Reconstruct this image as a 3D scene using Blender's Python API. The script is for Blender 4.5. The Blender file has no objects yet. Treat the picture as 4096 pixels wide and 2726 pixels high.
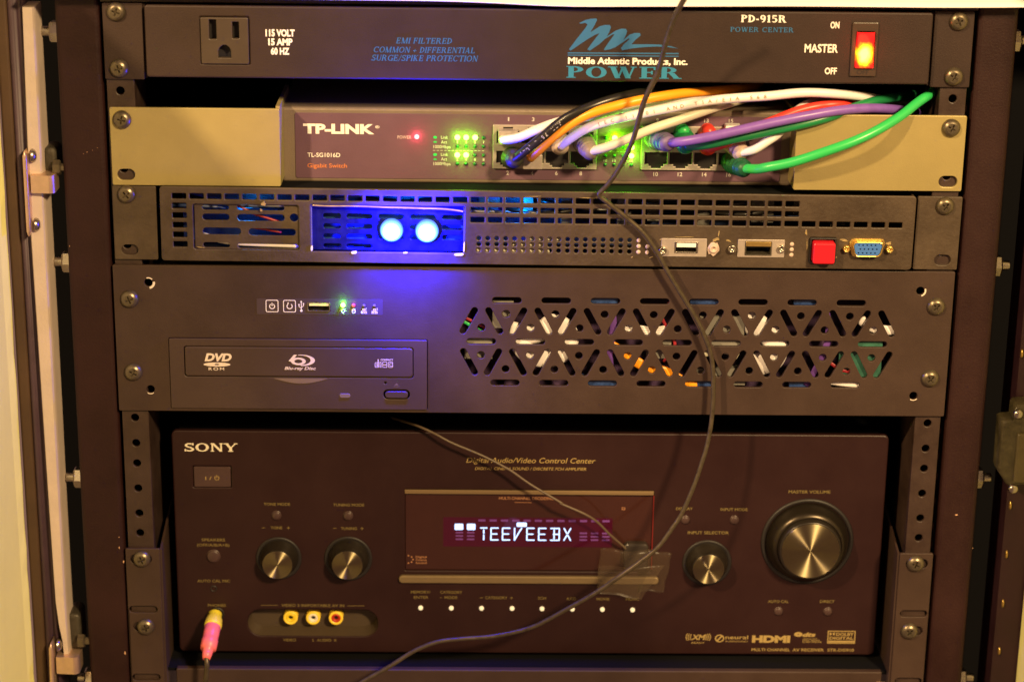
import bpy, bmesh, math, random
from mathutils import Matrix, Vector, Euler
random.seed(7)
S = bpy.context.scene
COL = S.collection
PI = math.pi

# ------------------------------------------------------------------ camera, world, light, exposure
# Panel space: u = right, v = up, w = towards the viewer, in millimetres; world = (u, -w, v) / 1000.
FPX = 8631.56
CPOS = (-33.09, 217.63, 1187.57)
CROT = (-0.318033878, -0.0163537216, 0.00779280992)
RM = (Matrix.Rotation(CROT[0], 3, 'X') @ Matrix.Rotation(CROT[1], 3, 'Y') @ Matrix.Rotation(CROT[2], 3, 'Z'))
CM = Matrix(((1, 0, 0), (0, 0, -1), (0, 1, 0)))


def W(u, v, w):
    return Vector((u * .001, -w * .001, v * .001))


cam = bpy.data.cameras.new('camera')
cam.sensor_fit = 'HORIZONTAL'
cam.sensor_width = 36
cam.lens = FPX / 4096 * 36
cam.clip_start = .02
cam.clip_end = 60
cam.dof.use_dof = True
cam.dof.aperture_fstop = 6.0
cam.dof.focus_distance = 1.235
cob = bpy.data.objects.new('camera', cam)
COL.objects.link(cob)
cob.matrix_world = Matrix.Translation(W(*CPOS)) @ (CM @ RM).to_4x4()
S.camera = cob

world = bpy.data.worlds.new('World')
S.world = world
world.use_nodes = True
bg = world.node_tree.nodes['Background']
bg.inputs[0].default_value = (1.0, .52, .36, 1)
bg.inputs[1].default_value = .22


def area(name, pos, target, size, power, color):
    l = bpy.data.lights.new(name, 'AREA')
    l.shape = 'DISK'
    l.size = size
    l.energy = power
    l.color = color
    o = bpy.data.objects.new(name, l)
    COL.objects.link(o)
    p = W(*pos)
    o.location = p
    o.rotation_euler = (W(*target) - p).to_track_quat('-Z', 'Y').to_euler()
    return o


area('room_lamp', (-1180, 1036, 1420), (-40, -150, 0), .10, 53, (1.0, .68, .33))
area('room_lamp', (1150, 1340, 2200), (0, -150, 0), .3, 126, (1.0, .69, .33))

S.view_settings.view_transform = 'Standard'
S.view_settings.look = 'None'
S.view_settings.exposure = 0
S.view_settings.gamma = 1
S.view_settings.use_curve_mapping = False
S.cycles.use_denoising = True
S.cycles.max_bounces = 8
S.cycles.sample_clamp_indirect = 4

# ------------------------------------------------------------------ pixel of the photograph -> point at a given depth
K = 1024 / 2091
R0 = (0, 700, 1300, 1958)


def U(px, py, w=0):
    d = RM @ Vector(((px - 2048) / FPX, -(py - 1363) / FPX, -1.0))
    t = (w - CPOS[2]) / d[2]
    return (CPOS[0] + t * d[0], CPOS[1] + t * d[1], w)


def Z(c, r, x, y, w=0):
    return U(1024 * c + x * K, R0[r] + y * K, w)


# ------------------------------------------------------------------ materials
MATS = {}


def mat(name, col, rough=.5, metal=0.0, spec=.5, noise=0.0, nscale=60, bump=0.0, bscale=900, emit=None, estr=0, coat=0.0, aniso=0.0,
        trans=0.0, alpha=1.0, speck=0.0, speckcol=(.3, .22, .16)):
    if name in MATS:
        return MATS[name]
    m = bpy.data.materials.new(name)
    m.use_nodes = True
    nt = m.node_tree
    b = nt.nodes['Principled BSDF']
    I = b.inputs
    I['Base Color'].default_value = (*col, 1)
    I['Roughness'].default_value = rough
    I['Metallic'].default_value = metal
    I['Specular IOR Level'].default_value = spec
    I['Coat Weight'].default_value = coat
    I['Coat Roughness'].default_value = .08
    I['Transmission Weight'].default_value = trans
    I['Alpha'].default_value = alpha
    tc = nt.nodes.new('ShaderNodeTexCoord')
    if noise > 0 or speck > 0:
        n = nt.nodes.new('ShaderNodeTexNoise')
        n.inputs['Scale'].default_value = nscale
        n.inputs['Detail'].default_value = 6
        n.inputs['Roughness'].default_value = .65
        nt.links.new(tc.outputs['Object'], n.inputs['Vector'])
        mr = nt.nodes.new('ShaderNodeMapRange')
        mr.inputs[1].default_value = .3
        mr.inputs[2].default_value = .7
        mr.inputs[3].default_value = 1 - noise
        mr.inputs[4].default_value = 1 + noise
        nt.links.new(n.outputs['Fac'], mr.inputs[0])
        mx = nt.nodes.new('ShaderNodeMix')
        mx.data_type = 'RGBA'
        mx.blend_type = 'MULTIPLY'
        mx.inputs[0].default_value = 1
        mx.inputs[6].default_value = (*col, 1)
        nt.links.new(mr.outputs[0], mx.inputs[7])
        out = mx.outputs[2]
        mr2 = nt.nodes.new('ShaderNodeMapRange')
        mr2.inputs[1].default_value = .3
        mr2.inputs[2].default_value = .7
        mr2.inputs[3].default_value = max(.03, rough - noise * .35)
        mr2.inputs[4].default_value = min(1, rough + noise * .35)
        nt.links.new(n.outputs['Fac'], mr2.inputs[0])
        nt.links.new(mr2.outputs[0], I['Roughness'])
        if speck > 0:
            v = nt.nodes.new('ShaderNodeTexVoronoi')
            v.inputs['Scale'].default_value = 130
            nt.links.new(tc.outputs['Object'], v.inputs['Vector'])
            n3 = nt.nodes.new('ShaderNodeTexNoise')
            n3.inputs['Scale'].default_value = 25
            nt.links.new(tc.outputs['Object'], n3.inputs['Vector'])
            ad = nt.nodes.new('ShaderNodeMath')
            ad.operation = 'MULTIPLY_ADD'
            nt.links.new(n3.outputs['Fac'], ad.inputs[0])
            ad.inputs[1].default_value = -.16
            nt.links.new(v.outputs['Distance'], ad.inputs[2])
            lt = nt.nodes.new('ShaderNodeMath')
            lt.operation = 'LESS_THAN'
            lt.inputs[1].default_value = speck
            nt.links.new(ad.outputs[0], lt.inputs[0])
            m2 = nt.nodes.new('ShaderNodeMix')
            m2.data_type = 'RGBA'
            nt.links.new(lt.outputs[0], m2.inputs[0])
            nt.links.new(out, m2.inputs[6])
            m2.inputs[7].default_value = (*speckcol, 1)
            out = m2.outputs[2]
        nt.links.new(out, I['Base Color'])
    if bump > 0:
        n2 = nt.nodes.new('ShaderNodeTexNoise')
        n2.inputs['Scale'].default_value = bscale
        n2.inputs['Detail'].default_value = 3
        nt.links.new(tc.outputs['Object'], n2.inputs['Vector'])
        bp = nt.nodes.new('ShaderNodeBump')
        bp.inputs['Strength'].default_value = bump
        bp.inputs['Distance'].default_value = .0006
        nt.links.new(n2.outputs['Fac'], bp.inputs['Height'])
        nt.links.new(bp.outputs[0], I['Normal'])
    if emit:
        I['Emission Color'].default_value = (*emit, 1)
        I['Emission Strength'].default_value = estr
    MATS[name] = m
    return m


M_POST = mat('post_paint', (.018, .0044, .0040), .55, spec=.3, noise=.3, nscale=18, bump=.25, bscale=700)
M_RAIL = mat('rail_paint', (.036, .020, .015), .45, noise=.3, nscale=45, bump=.2)
M_VOID = mat('void_black', (.004, .004, .005), .9, spec=.1)
M_PD = mat('conditioner_paint', (.027, .0138, .0105), .58, spec=.35, noise=.14, nscale=35, bump=.2, bscale=1400)
M_PANEL = mat('server_paint', (.041, .023, .0165), .52, spec=.4, noise=.16, nscale=28, bump=.16, bscale=1500)
M_ONEU = mat('chassis_paint', (.052, .034, .020), .52, noise=.3, nscale=40, bump=.35, bscale=500)
M_BEIGE = mat('beige_metal', (.335, .27, .108), .42, metal=.25, noise=.08, nscale=22, bump=.13, bscale=1600)
M_CASE = mat('switch_case', (.19, .145, .105), .45, metal=.2, noise=.1, nscale=30, bump=.3, bscale=1500)
M_LABEL = mat('switch_label', (.125, .066, .095), .38, noise=.1, nscale=30, bump=.1, bscale=900)
M_RCV = mat('receiver_face', (.0215, .0075, .0072), .4, spec=.35, noise=.14, nscale=22, bump=.12, bscale=1600)
M_GLASS = mat('display_glass', (.038, .013, .010), .10, spec=.6, noise=.05)
M_VFDBG = mat('display_tint', (.03, .003, .008), .1, spec=.6, emit=(.55, .01, .10), estr=.05)
M_WHITE = mat('print_white', (.85, .80, .74), .6)
M_BLUEP = mat('print_blue', (.02, .125, .30), .6)
M_TEALP = mat('print_teal', (.02, .20, .37), .6)
M_ORANGEP = mat('print_orange', (.62, .19, .06), .6)
M_GOLDP = mat('print_gold', (.33, .235, .085), .6)
M_DIMP = mat('print_dim', (.18, .135, .045), .6)
M_GREYP = mat('print_grey', (.55, .5, .46), .6)
M_SCREW = mat('screw_metal', (.17, .14, .095), .36, metal=.8, noise=.15, nscale=300)
M_STEEL = mat('steel', (.46, .42, .36), .28, metal=1, noise=.12, nscale=200)
M_DARKMET = mat('dark_metal', (.06, .05, .035), .5, metal=.4, noise=.3, nscale=120, bump=.6, bscale=900)
M_COPPER = mat('warm_nickel', (.70, .50, .36), .35, metal=.8, noise=.1, nscale=150)
M_CREAM = mat('cream_door', (.86, .84, .36), .55, noise=.05, nscale=14, bump=.1)
M_STRIP = mat('foam_strip', (.51, .42, .36), .7, noise=.08, nscale=50, bump=.25, bscale=700)
M_BROWN = mat('door_edge', (.055, .028, .012), .6, noise=.2, nscale=30)
M_GASKET = mat('gasket', (.055, .03, .045), .5, noise=.2, nscale=40)
M_PAPER = mat('paper', (.86, .80, .78), .75, noise=.03, nscale=30)
M_PLATE = mat('jack_metal', (.50, .43, .38), .38, metal=.5, noise=.1, nscale=120)
M_SOCKET = mat('socket_black', (.012, .010, .010), .5)
M_BTN = mat('button_dark', (.055, .03, .028), .38, noise=.1, nscale=80)
M_KNOB = mat('knob_black', (.03, .024, .018), .30, metal=.5)
M_RING = mat('knob_ring', (.045, .036, .026), .3, metal=.8)
M_GOLD = mat('gold', (.75, .52, .16), .3, metal=.9, noise=.1, nscale=250)
M_YEL = mat('jack_yellow', (.75, .55, .02), .4)
M_WJ = mat('jack_white', (.8, .74, .6), .4)
M_RJ = mat('jack_red', (.45, .03, .01), .4)
M_RED = mat('red_plastic', (.62, .012, .025), .35, spec=.4)
M_VGAB = mat('vga_blue', (.05, .16, .50), .45)
M_CW = mat('cable_white', (.80, .75, .76), .42, noise=.05, nscale=120)
M_CC = mat('cable_cream', (.62, .58, .46), .42, noise=.06, nscale=120)
M_CK = mat('cable_black', (.016, .014, .012), .3)
M_CO = mat('cable_orange', (.95, .36, .015), .36)
M_CP = mat('cable_purple', (.20, .095, .44), .36, noise=.1, nscale=150)
M_CG = mat('cable_green', (.012, .20, .062), .36)
M_CG2 = mat('cable_bright_green', (.03, .48, .11), .32)
M_CR = mat('cable_red', (.80, .05, .035), .36)
M_BOOTP = mat('boot_violet', (.17, .12, .26), .5)
M_BOOTG = mat('boot_grey', (.22, .17, .16), .5)
M_BOOTK = mat('boot_black', (.035, .03, .03), .45)
M_BOOTDG = mat('boot_green', (.008, .085, .035), .45)
M_BOOTPK = mat('boot_pink', (.55, .42, .36), .5)
M_CORD = mat('cord_black', (.052, .041, .027), .34, noise=.3, nscale=250)
M_CORD.node_tree.nodes['Principled BSDF'].inputs['Specular Tint'].default_value = (1, .82, .55, 1)
M_CORD2 = mat('cord_brown', (.10, .07, .045), .45)
M_PINK = mat('pink_plastic', (.86, .17, .16), .4)
M_OLIVE = mat('gold_plug', (.80, .68, .05), .35, metal=.1, bump=.6, bscale=1500)
M_ACRYL = mat('blue_acrylic', (.007, .008, .07), .3, spec=.2, noise=.4, nscale=90)
M_GREENOFF = mat('led_green_off', (.01, .07, .03), .25)
M_GREENP = mat('print_green', (.02, .55, .12), .5)
M_LEDW = mat('led_off_grey', (.16, .12, .10), .4)
M_TEAL = mat('circuit_teal', (.03, .13, .09), .5, noise=.3, nscale=150)
M_GREYC = mat('inner_grey', (.20, .19, .17), .5, noise=.2, nscale=60)
M_BLUEIN = mat('inner_blue_lit', (.02, .035, .10), .4, noise=.4, nscale=80)  # blue lamp light inside the chassis is put into this colour
M_WIRER = mat('wire_red', (.3, .02, .03), .4)
M_WIREP = mat('wire_purple', (.13, .05, .28), .4)


def emit_mat(name, col, strength, rim=None, rimstr=0):
    m = bpy.data.materials.new(name)
    m.use_nodes = True
    b = m.node_tree.nodes['Principled BSDF']
    b.inputs['Base Color'].default_value = (*[min(1, c) * .4 for c in col], 1)
    b.inputs['Roughness'].default_value = .3
    b.inputs['Emission Color'].default_value = (*col, 1)
    b.inputs['Emission Strength'].default_value = strength
    return m


M_LEDG = emit_mat('led_green_lit', (.40, 1, .10), 7)
M_LEDR = emit_mat('led_red_lit', (1, .30, .34), 2.6)
M_LEDRD = emit_mat('led_red_dim', (1, .10, .14), .8)
M_VFD = emit_mat('vfd_glow', (.42, .60, 1), 2.1)
M_VFDDIM = emit_mat('vfd_dim', (.35, .12, .6), .035)
M_LEDWARM = emit_mat('button_lamp', (1, .78, .45), .9)


def blue_led_mat():
    # the lens of a lit blue lamp: white hot over the die, blue-green towards the rim of the lens
    m = bpy.data.materials.new('blue_lamp_lens')
    m.use_nodes = True
    nt = m.node_tree
    b = nt.nodes['Principled BSDF']
    tc = nt.nodes.new('ShaderNodeTexCoord')
    g = nt.nodes.new('ShaderNodeTexGradient')
    g.gradient_type = 'SPHERICAL'
    mp = nt.nodes.new('ShaderNodeMapping')
    mp.inputs['Scale'].default_value = (150, 0, 150)
    nt.links.new(tc.outputs['Object'], mp.inputs[0])
    nt.links.new(mp.outputs[0], g.inputs[0])
    cr = nt.nodes.new('ShaderNodeValToRGB')
    e = cr.color_ramp.elements
    e[0].position = 0
    e[0].color = (.05, .14, 1, 1)
    e[1].position = 1
    e[1].color = (1, 1, 1, 1)
    for p, c in ((.08, (.10, .32, 1, 1)), (.15, (.16, .62, .80, 1)), (.27, (.34, .80, .72, 1)), (.36, (1, 1, 1, 1))):
        x = e.new(p)
        x.color = c
    nt.links.new(g.outputs['Fac'], cr.inputs[0])
    nt.links.new(cr.outputs[0], b.inputs['Emission Color'])
    b.inputs['Emission Strength'].default_value = 1.85
    b.inputs['Base Color'].default_value = (.05, .08, .3, 1)
    return m


M_BLUELED = blue_led_mat()


def tape_mat():
    m = bpy.data.materials.new('clear_tape')
    m.use_nodes = True
    nt = m.node_tree
    b = nt.nodes['Principled BSDF']
    b.inputs['Base Color'].default_value = (.14, .10, .065, 1)
    b.inputs['Roughness'].default_value = .25
    b.inputs['Specular IOR Level'].default_value = .8
    b.inputs['Alpha'].default_value = .12
    tc = nt.nodes.new('ShaderNodeTexCoord')
    n = nt.nodes.new('ShaderNodeTexNoise')
    n.inputs['Scale'].default_value = 70
    n.inputs['Detail'].default_value = 3
    bp = nt.nodes.new('ShaderNodeBump')
    bp.inputs['Strength'].default_value = .5
    bp.inputs['Distance'].default_value = .002
    nt.links.new(tc.outputs['Object'], n.inputs[0])
    nt.links.new(n.outputs[0], bp.inputs['Height'])
    nt.links.new(bp.outputs[0], b.inputs['Normal'])
    return m


M_TAPE = tape_mat()


def spun_mat():
    # turned aluminium: fine circular scratches catch the lamp as a bow-tie of light
    m = bpy.data.materials.new('turned_metal')
    m.use_nodes = True
    nt = m.node_tree
    b = nt.nodes['Principled BSDF']
    b.inputs['Metallic'].default_value = 1
    b.inputs['Base Color'].default_value = (.31, .26, .155, 1)
    b.inputs['Roughness'].default_value = .46
    b.inputs['Anisotropic'].default_value = 1.0
    b.inputs['Anisotropic Rotation'].default_value = .25
    tg = nt.nodes.new('ShaderNodeTangent')
    tg.direction_type = 'RADIAL'
    tg.axis = 'Y'
    nt.links.new(tg.outputs[0], b.inputs['Tangent'])
    tc = nt.nodes.new('ShaderNodeTexCoord')
    sx = nt.nodes.new('ShaderNodeSeparateXYZ')
    nt.links.new(tc.outputs['Object'], sx.inputs[0])
    at = nt.nodes.new('ShaderNodeMath')
    at.operation = 'ARCTAN2'
    nt.links.new(sx.outputs['Z'], at.inputs[0])
    nt.links.new(sx.outputs['X'], at.inputs[1])
    return m


M_SPUN = spun_mat()


def rocker_mat():
    m = bpy.data.materials.new('rocker_lens_lit')
    m.use_nodes = True
    nt = m.node_tree
    b = nt.nodes['Principled BSDF']
    b.inputs['Base Color'].default_value = (.5, .01, .01, 1)
    b.inputs['Roughness'].default_value = .15
    tc = nt.nodes.new('ShaderNodeTexCoord')
    mp = nt.nodes.new('ShaderNodeMapping')
    mp.inputs['Scale'].default_value = (150, 1, 105)
    mp.inputs['Location'].default_value = (.05, 0, .28)
    nt.links.new(tc.outputs['Object'], mp.inputs[0])
    n = nt.nodes.new('ShaderNodeTexNoise')
    n.inputs['Scale'].default_value = 260
    nt.links.new(tc.outputs['Object'], n.inputs[0])
    g = nt.nodes.new('ShaderNodeTexGradient')
    g.gradient_type = 'SPHERICAL'
    sv = nt.nodes.new('ShaderNodeVectorMath')
    sv.operation = 'MULTIPLY'
    sv.inputs[1].default_value = (1, 0, 1)
    nt.links.new(mp.outputs[0], sv.inputs[0])
    nt.links.new(sv.outputs[0], g.inputs[0])
    ad = nt.nodes.new('ShaderNodeMath')
    ad.operation = 'MULTIPLY_ADD'
    nt.links.new(n.outputs['Fac'], ad.inputs[0])
    ad.inputs[1].default_value = .5
    nt.links.new(g.outputs['Fac'], ad.inputs[2])
    cr = nt.nodes.new('ShaderNodeValToRGB')
    e = cr.color_ramp.elements
    e[0].position = .2
    e[0].color = (.75, .01, .012, 1)
    e[1].position = 1
    e[1].color = (3, 2.2, .4, 1)
    for p, c in ((.42, (1.0, .03, .012, 1)), (.55, (1.6, .5, .01, 1)), (.68, (2, 1.5, .03, 1))):
        x = e.new(p)
        x.color = c
    nt.links.new(ad.outputs[0], cr.inputs[0])
    nt.links.new(cr.outputs[0], b.inputs['Emission Color'])
    b.inputs['Emission Strength'].default_value = 1.1
    return m


M_ROCK = rocker_mat()

# ------------------------------------------------------------------ shapes (a shape is a list of (verts, faces, smooth) in panel millimetres)
ORG = {}


class G:
    """collects geometry in panel space"""

    def __init__(s):
        s.v, s.f, s.sm = [], [], []

    def add(s, vs, fs, smooth=False):
        o = len(s.v)
        s.v += [tuple(p) for p in vs]
        s.f += [tuple(i + o for i in f) for f in fs]
        s.sm += [smooth] * len(fs)
        return s

    def box(s, u0, v0, w0, u1, v1, w1):
        vs = [(a, b, c) for c in (w0, w1) for b in (v0, v1) for a in (u0, u1)]
        return s.add(vs, [(0, 2, 3, 1), (4, 5, 7, 6), (0, 1, 5, 4), (2, 6, 7, 3), (0, 4, 6, 2), (1, 3, 7, 5)])

    def bbox(s, u0, v0, w0, u1, v1, w1, b=.6, r=None, seg=3):
        """plate u0..u1 x v0..v1 with rounded corners, chamfered on its front edge"""
        return s.prism(rrect(u0, v0, u1, v1, b if r is None else r, seg), w0, w1, b)

    def prism(s, pts, w0, w1, b=0.0):
        n = len(pts)
        cx = sum(p[0] for p in pts) / n
        cy = sum(p[1] for p in pts) / n
        hx = max(abs(p[0] - cx) for p in pts) or 1
        hy = max(abs(p[1] - cy) for p in pts) or 1
        rings = [(1, 1, w0), (1, 1, w1 - b)]
        if b > 0:
            for k in (1, 2, 3):
                a = k / 3 * PI / 2
                d = b * (1 - math.cos(a))
                rings.append(((hx - d) / hx, (hy - d) / hy, w1 - b + b * math.sin(a)))
        vs = []
        for fx, fy, w in rings:
            vs += [(cx + (p[0] - cx) * fx, cy + (p[1] - cy) * fy, w) for p in pts]
        fs = []
        for k in range(len(rings) - 1):
            for i in range(n):
                j = (i + 1) % n
                fs.append((k * n + i, k * n + j, (k + 1) * n + j, (k + 1) * n + i))
        o = (len(rings) - 1) * n
        fs.append(tuple(range(o, o + n)))
        fs.append(tuple(reversed(range(n))))
        return s.add(vs, fs)

    def lathe(s, cu, cv, prof, n=28, smooth=True, cap0=False, cap1=True, axis='w', cw=0):
        vs, fs = [], []
        for r, h in prof:
            for i in range(n):
                a = 2 * PI * i / n
                x, y = r * math.cos(a), r * math.sin(a)
                if axis == 'w':
                    vs.append((cu + x, cv + y, cw + h))
                elif axis == 'u':
                    vs.append((cu + h, cv + x, cw + y))
                else:
                    vs.append((cu + y, cv + h, cw + x))
        m = len(prof)
        for k in range(m - 1):
            for i in range(n):
                j = (i + 1) % n
                fs.append((k * n + i, k * n + j, (k + 1) * n + j, (k + 1) * n + i))
        if cap1:
            fs.append(tuple(range((m - 1) * n, m * n)))
        if cap0:
            fs.append(tuple(reversed(range(n))))
        return s.add(vs, fs, smooth)

    def tube(s, pts, r, n=12, sub=8, cap=True):
        P = [Vector(p) for p in pts]
        rr = r if isinstance(r, (list, tuple)) else [r] * len(P)
        path, rad = [], []
        if len(P) == 2 or sub <= 1:
            path, rad = P, list(rr)
        else:
            for i in range(len(P) - 1):
                p0 = P[i - 1] if i else P[0] * 2 - P[1]
                p1, p2 = P[i], P[i + 1]
                p3 = P[i + 2] if i + 2 < len(P) else P[-1] * 2 - P[-2]
                for k in range(sub):
                    t = k / sub
                    path.append(.5 * ((2 * p1) + (-p0 + p2) * t + (2 * p0 - 5 * p1 + 4 * p2 - p3) * t * t + (-p0 + 3 * p1 - 3 * p2 + p3) * t ** 3))
                    rad.append(rr[i] * (1 - t) + rr[i + 1] * t)
            path.append(P[-1])
            rad.append(rr[-1])
        vs, fs = [], []
        T = (path[1] - path[0]).normalized()
        N = T.orthogonal().normalized()
        m = len(path)
        for i, p in enumerate(path):
            T2 = (path[min(i + 1, m - 1)] - path[max(i - 1, 0)])
            if T2.length > 1e-9:
                T2.normalize()
                N = T.rotation_difference(T2) @ N
                T = T2
            B = T.cross(N)
            for k in range(n):
                a = 2 * PI * k / n
                vs.append(tuple(p + (N * math.cos(a) + B * math.sin(a)) * rad[i]))
        for i in range(m - 1):
            for k in range(n):
                j = (k + 1) % n
                fs.append((i * n + k, i * n + j, (i + 1) * n + j, (i + 1) * n + k))
        if cap:
            fs.append(tuple(reversed(range(n))))
            fs.append(tuple(range((m - 1) * n, m * n)))
        return s.add(vs, fs, True)

    def sheet(s, pts, w):
        return s.add([(p[0], p[1], w) for p in pts], [tuple(range(len(pts)))])

    def mesh(s, name, org):
        me = bpy.data.meshes.new(name)
        me.from_pydata([tuple(W(a - org[0], b - org[1], c - org[2])) for a, b, c in s.v], [], s.f)
        me.polygons.foreach_set('use_smooth', s.sm)
        bm = bmesh.new()
        bm.from_mesh(me)
        bmesh.ops.recalc_face_normals(bm, faces=bm.faces)
        bm.to_mesh(me)
        bm.free()
        me.update()
        return me

    def centre(s):
        return [(min(p[i] for p in s.v) + max(p[i] for p in s.v)) / 2 for i in range(3)]


def put(name, g, m, parent=None, org=None):
    c = org or g.centre()
    me = g.mesh(name, c)
    me.materials.append(m)
    o = bpy.data.objects.new(name, me)
    COL.objects.link(o)
    ORG[o.name] = c
    if parent:
        q = ORG[parent.name]
        o.parent = parent
        o.location = W(c[0] - q[0], c[1] - q[1], c[2] - q[2])
    else:
        o.location = W(*c)
    return o


def tag(o, label, cat, group=None, kind=None):
    if label:
        o['label'] = label
    if cat:
        o['category'] = cat
    if group:
        o['group'] = group
    if kind:
        o['kind'] = kind
    return o


def thing(name, label, cat, org, group=None):
    o = bpy.data.objects.new(name, None)
    o.empty_display_size = .02
    COL.objects.link(o)
    o.location = W(*org)
    ORG[o.name] = org
    return tag(o, label, cat, group)


def copy_part(src, parent, org, rot=0.0):
    """a copy of a part (and its sub-parts) at org under parent"""
    c = src.copy()
    COL.objects.link(c)
    q = ORG[parent.name]
    c.parent = parent
    c.location = W(org[0] - q[0], org[1] - q[1], org[2] - q[2])
    c.rotation_euler = (0, rot, 0)
    ORG[c.name] = org
    for ch in src.children:
        d = ch.copy()
        COL.objects.link(d)
        d.parent = c
    return c


def rrect(u0, v0, u1, v1, r, seg=4):
    r = max(1e-3, min(r, (u1 - u0) / 2 - 1e-3, (v1 - v0) / 2 - 1e-3))
    out = []
    for cx, cy, a0 in ((u1 - r, v1 - r, 0), (u0 + r, v1 - r, 90), (u0 + r, v0 + r, 180), (u1 - r, v0 + r, 270)):
        for k in range(seg + 1):
            a = math.radians(a0 + 90 * k / seg)
            out.append((cx + r * math.cos(a), cy + r * math.sin(a)))
    return out


def circ(cu, cv, r, n=20):
    return [(cu + r * math.cos(2 * PI * i / n), cv + r * math.sin(2 * PI * i / n)) for i in range(n)]


def capsule(a, b, r, n=6):
    ax, ay = a
    bx, by = b
    t = math.atan2(by - ay, bx - ax)
    out = []
    for i in range(n + 1):
        q = t - PI / 2 + PI * i / n
        out.append((bx + r * math.cos(q), by + r * math.sin(q)))
    for i in range(n + 1):
        q = t + PI / 2 + PI * i / n
        out.append((ax + r * math.cos(q), ay + r * math.sin(q)))
    return out


def curve_mesh(splines, ext, bev):
    c = bpy.data.curves.new('outline', 'CURVE')
    c.dimensions = '2D'
    c.fill_mode = 'BOTH'
    for pts in splines:
        sp = c.splines.new('POLY')
        sp.points.add(len(pts) - 1)
        for p, q in zip(sp.points, pts):
            p.co = (q[0], q[1], 0, 1)
        sp.use_cyclic_u = True
    c.extrude = ext
    c.bevel_depth = bev
    c.bevel_resolution = 1
    c.offset = -bev
    o = bpy.data.objects.new('outline', c)
    me = bpy.data.meshes.new_from_object(o)
    bpy.data.objects.remove(o)
    bpy.data.curves.remove(c)
    return me


def plate(g, outline, holes, w0, w1, bev=.25):
    """sheet with an outline and real holes, between depths w0 and w1"""
    h = (w1 - w0) / 2
    b = min(bev, h * .9)
    me = curve_mesh([outline] + list(holes), h - b, b)
    mid = (w0 + w1) / 2
    g.add([(v.co.x, v.co.y, mid + v.co.z) for v in me.vertices], [tuple(p.vertices) for p in me.polygons])
    bpy.data.meshes.remove(me)
    return g


# ------------------------------------------------------------------ lettering
def font_mesh(s, bold=0.0, shear=0.0, space=1.0):
    c = bpy.data.curves.new('type', 'FONT')
    c.body = s
    c.resolution_u = 3
    c.offset = bold
    c.shear = shear
    c.space_character = space
    o = bpy.data.objects.new('type', c)
    me = bpy.data.meshes.new_from_object(o)
    bpy.data.objects.remove(o)
    bpy.data.curves.remove(c)
    vs = [(v.co.x, v.co.y) for v in me.vertices]
    fs = [tuple(p.vertices) for p in me.polygons]
    bpy.data.meshes.remove(me)
    return vs, fs


_v, _f = font_mesh('H')
CAPH = max(p[1] for p in _v)


def text(g, s, x0, x1, base, cap, w, bold=0.0, shear=0.0, space=1.0):
    vs, fs = font_mesh(s, bold, shear, space)
    a = min(p[0] for p in vs)
    b = max(p[0] for p in vs)
    k = (x1 - x0) / (b - a)
    h = cap / CAPH
    g.add([(x0 + (p[0] - a) * k, base + p[1] * h, w) for p in vs], fs)
    return g


def quad(x0, y0, x1, y1, t):
    """stroke of horizontal width t"""
    return [(x0 - t / 2, y0), (x0 + t / 2, y0), (x1 + t / 2, y1), (x1 - t / 2, y1)]


def ring(cx, cy, rx, ry, a0, a1, tx, ty, n=22):
    o, i = [], []
    for k in range(n + 1):
        a = math.radians(a0 + (a1 - a0) * k / n)
        o.append((cx + rx * math.cos(a), cy + ry * math.sin(a)))
        i.append((cx + (rx - tx) * math.cos(a), cy + (ry - ty) * math.sin(a)))
    return [[o[k], o[k + 1], i[k + 1], i[k]] for k in range(n)]


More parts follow.
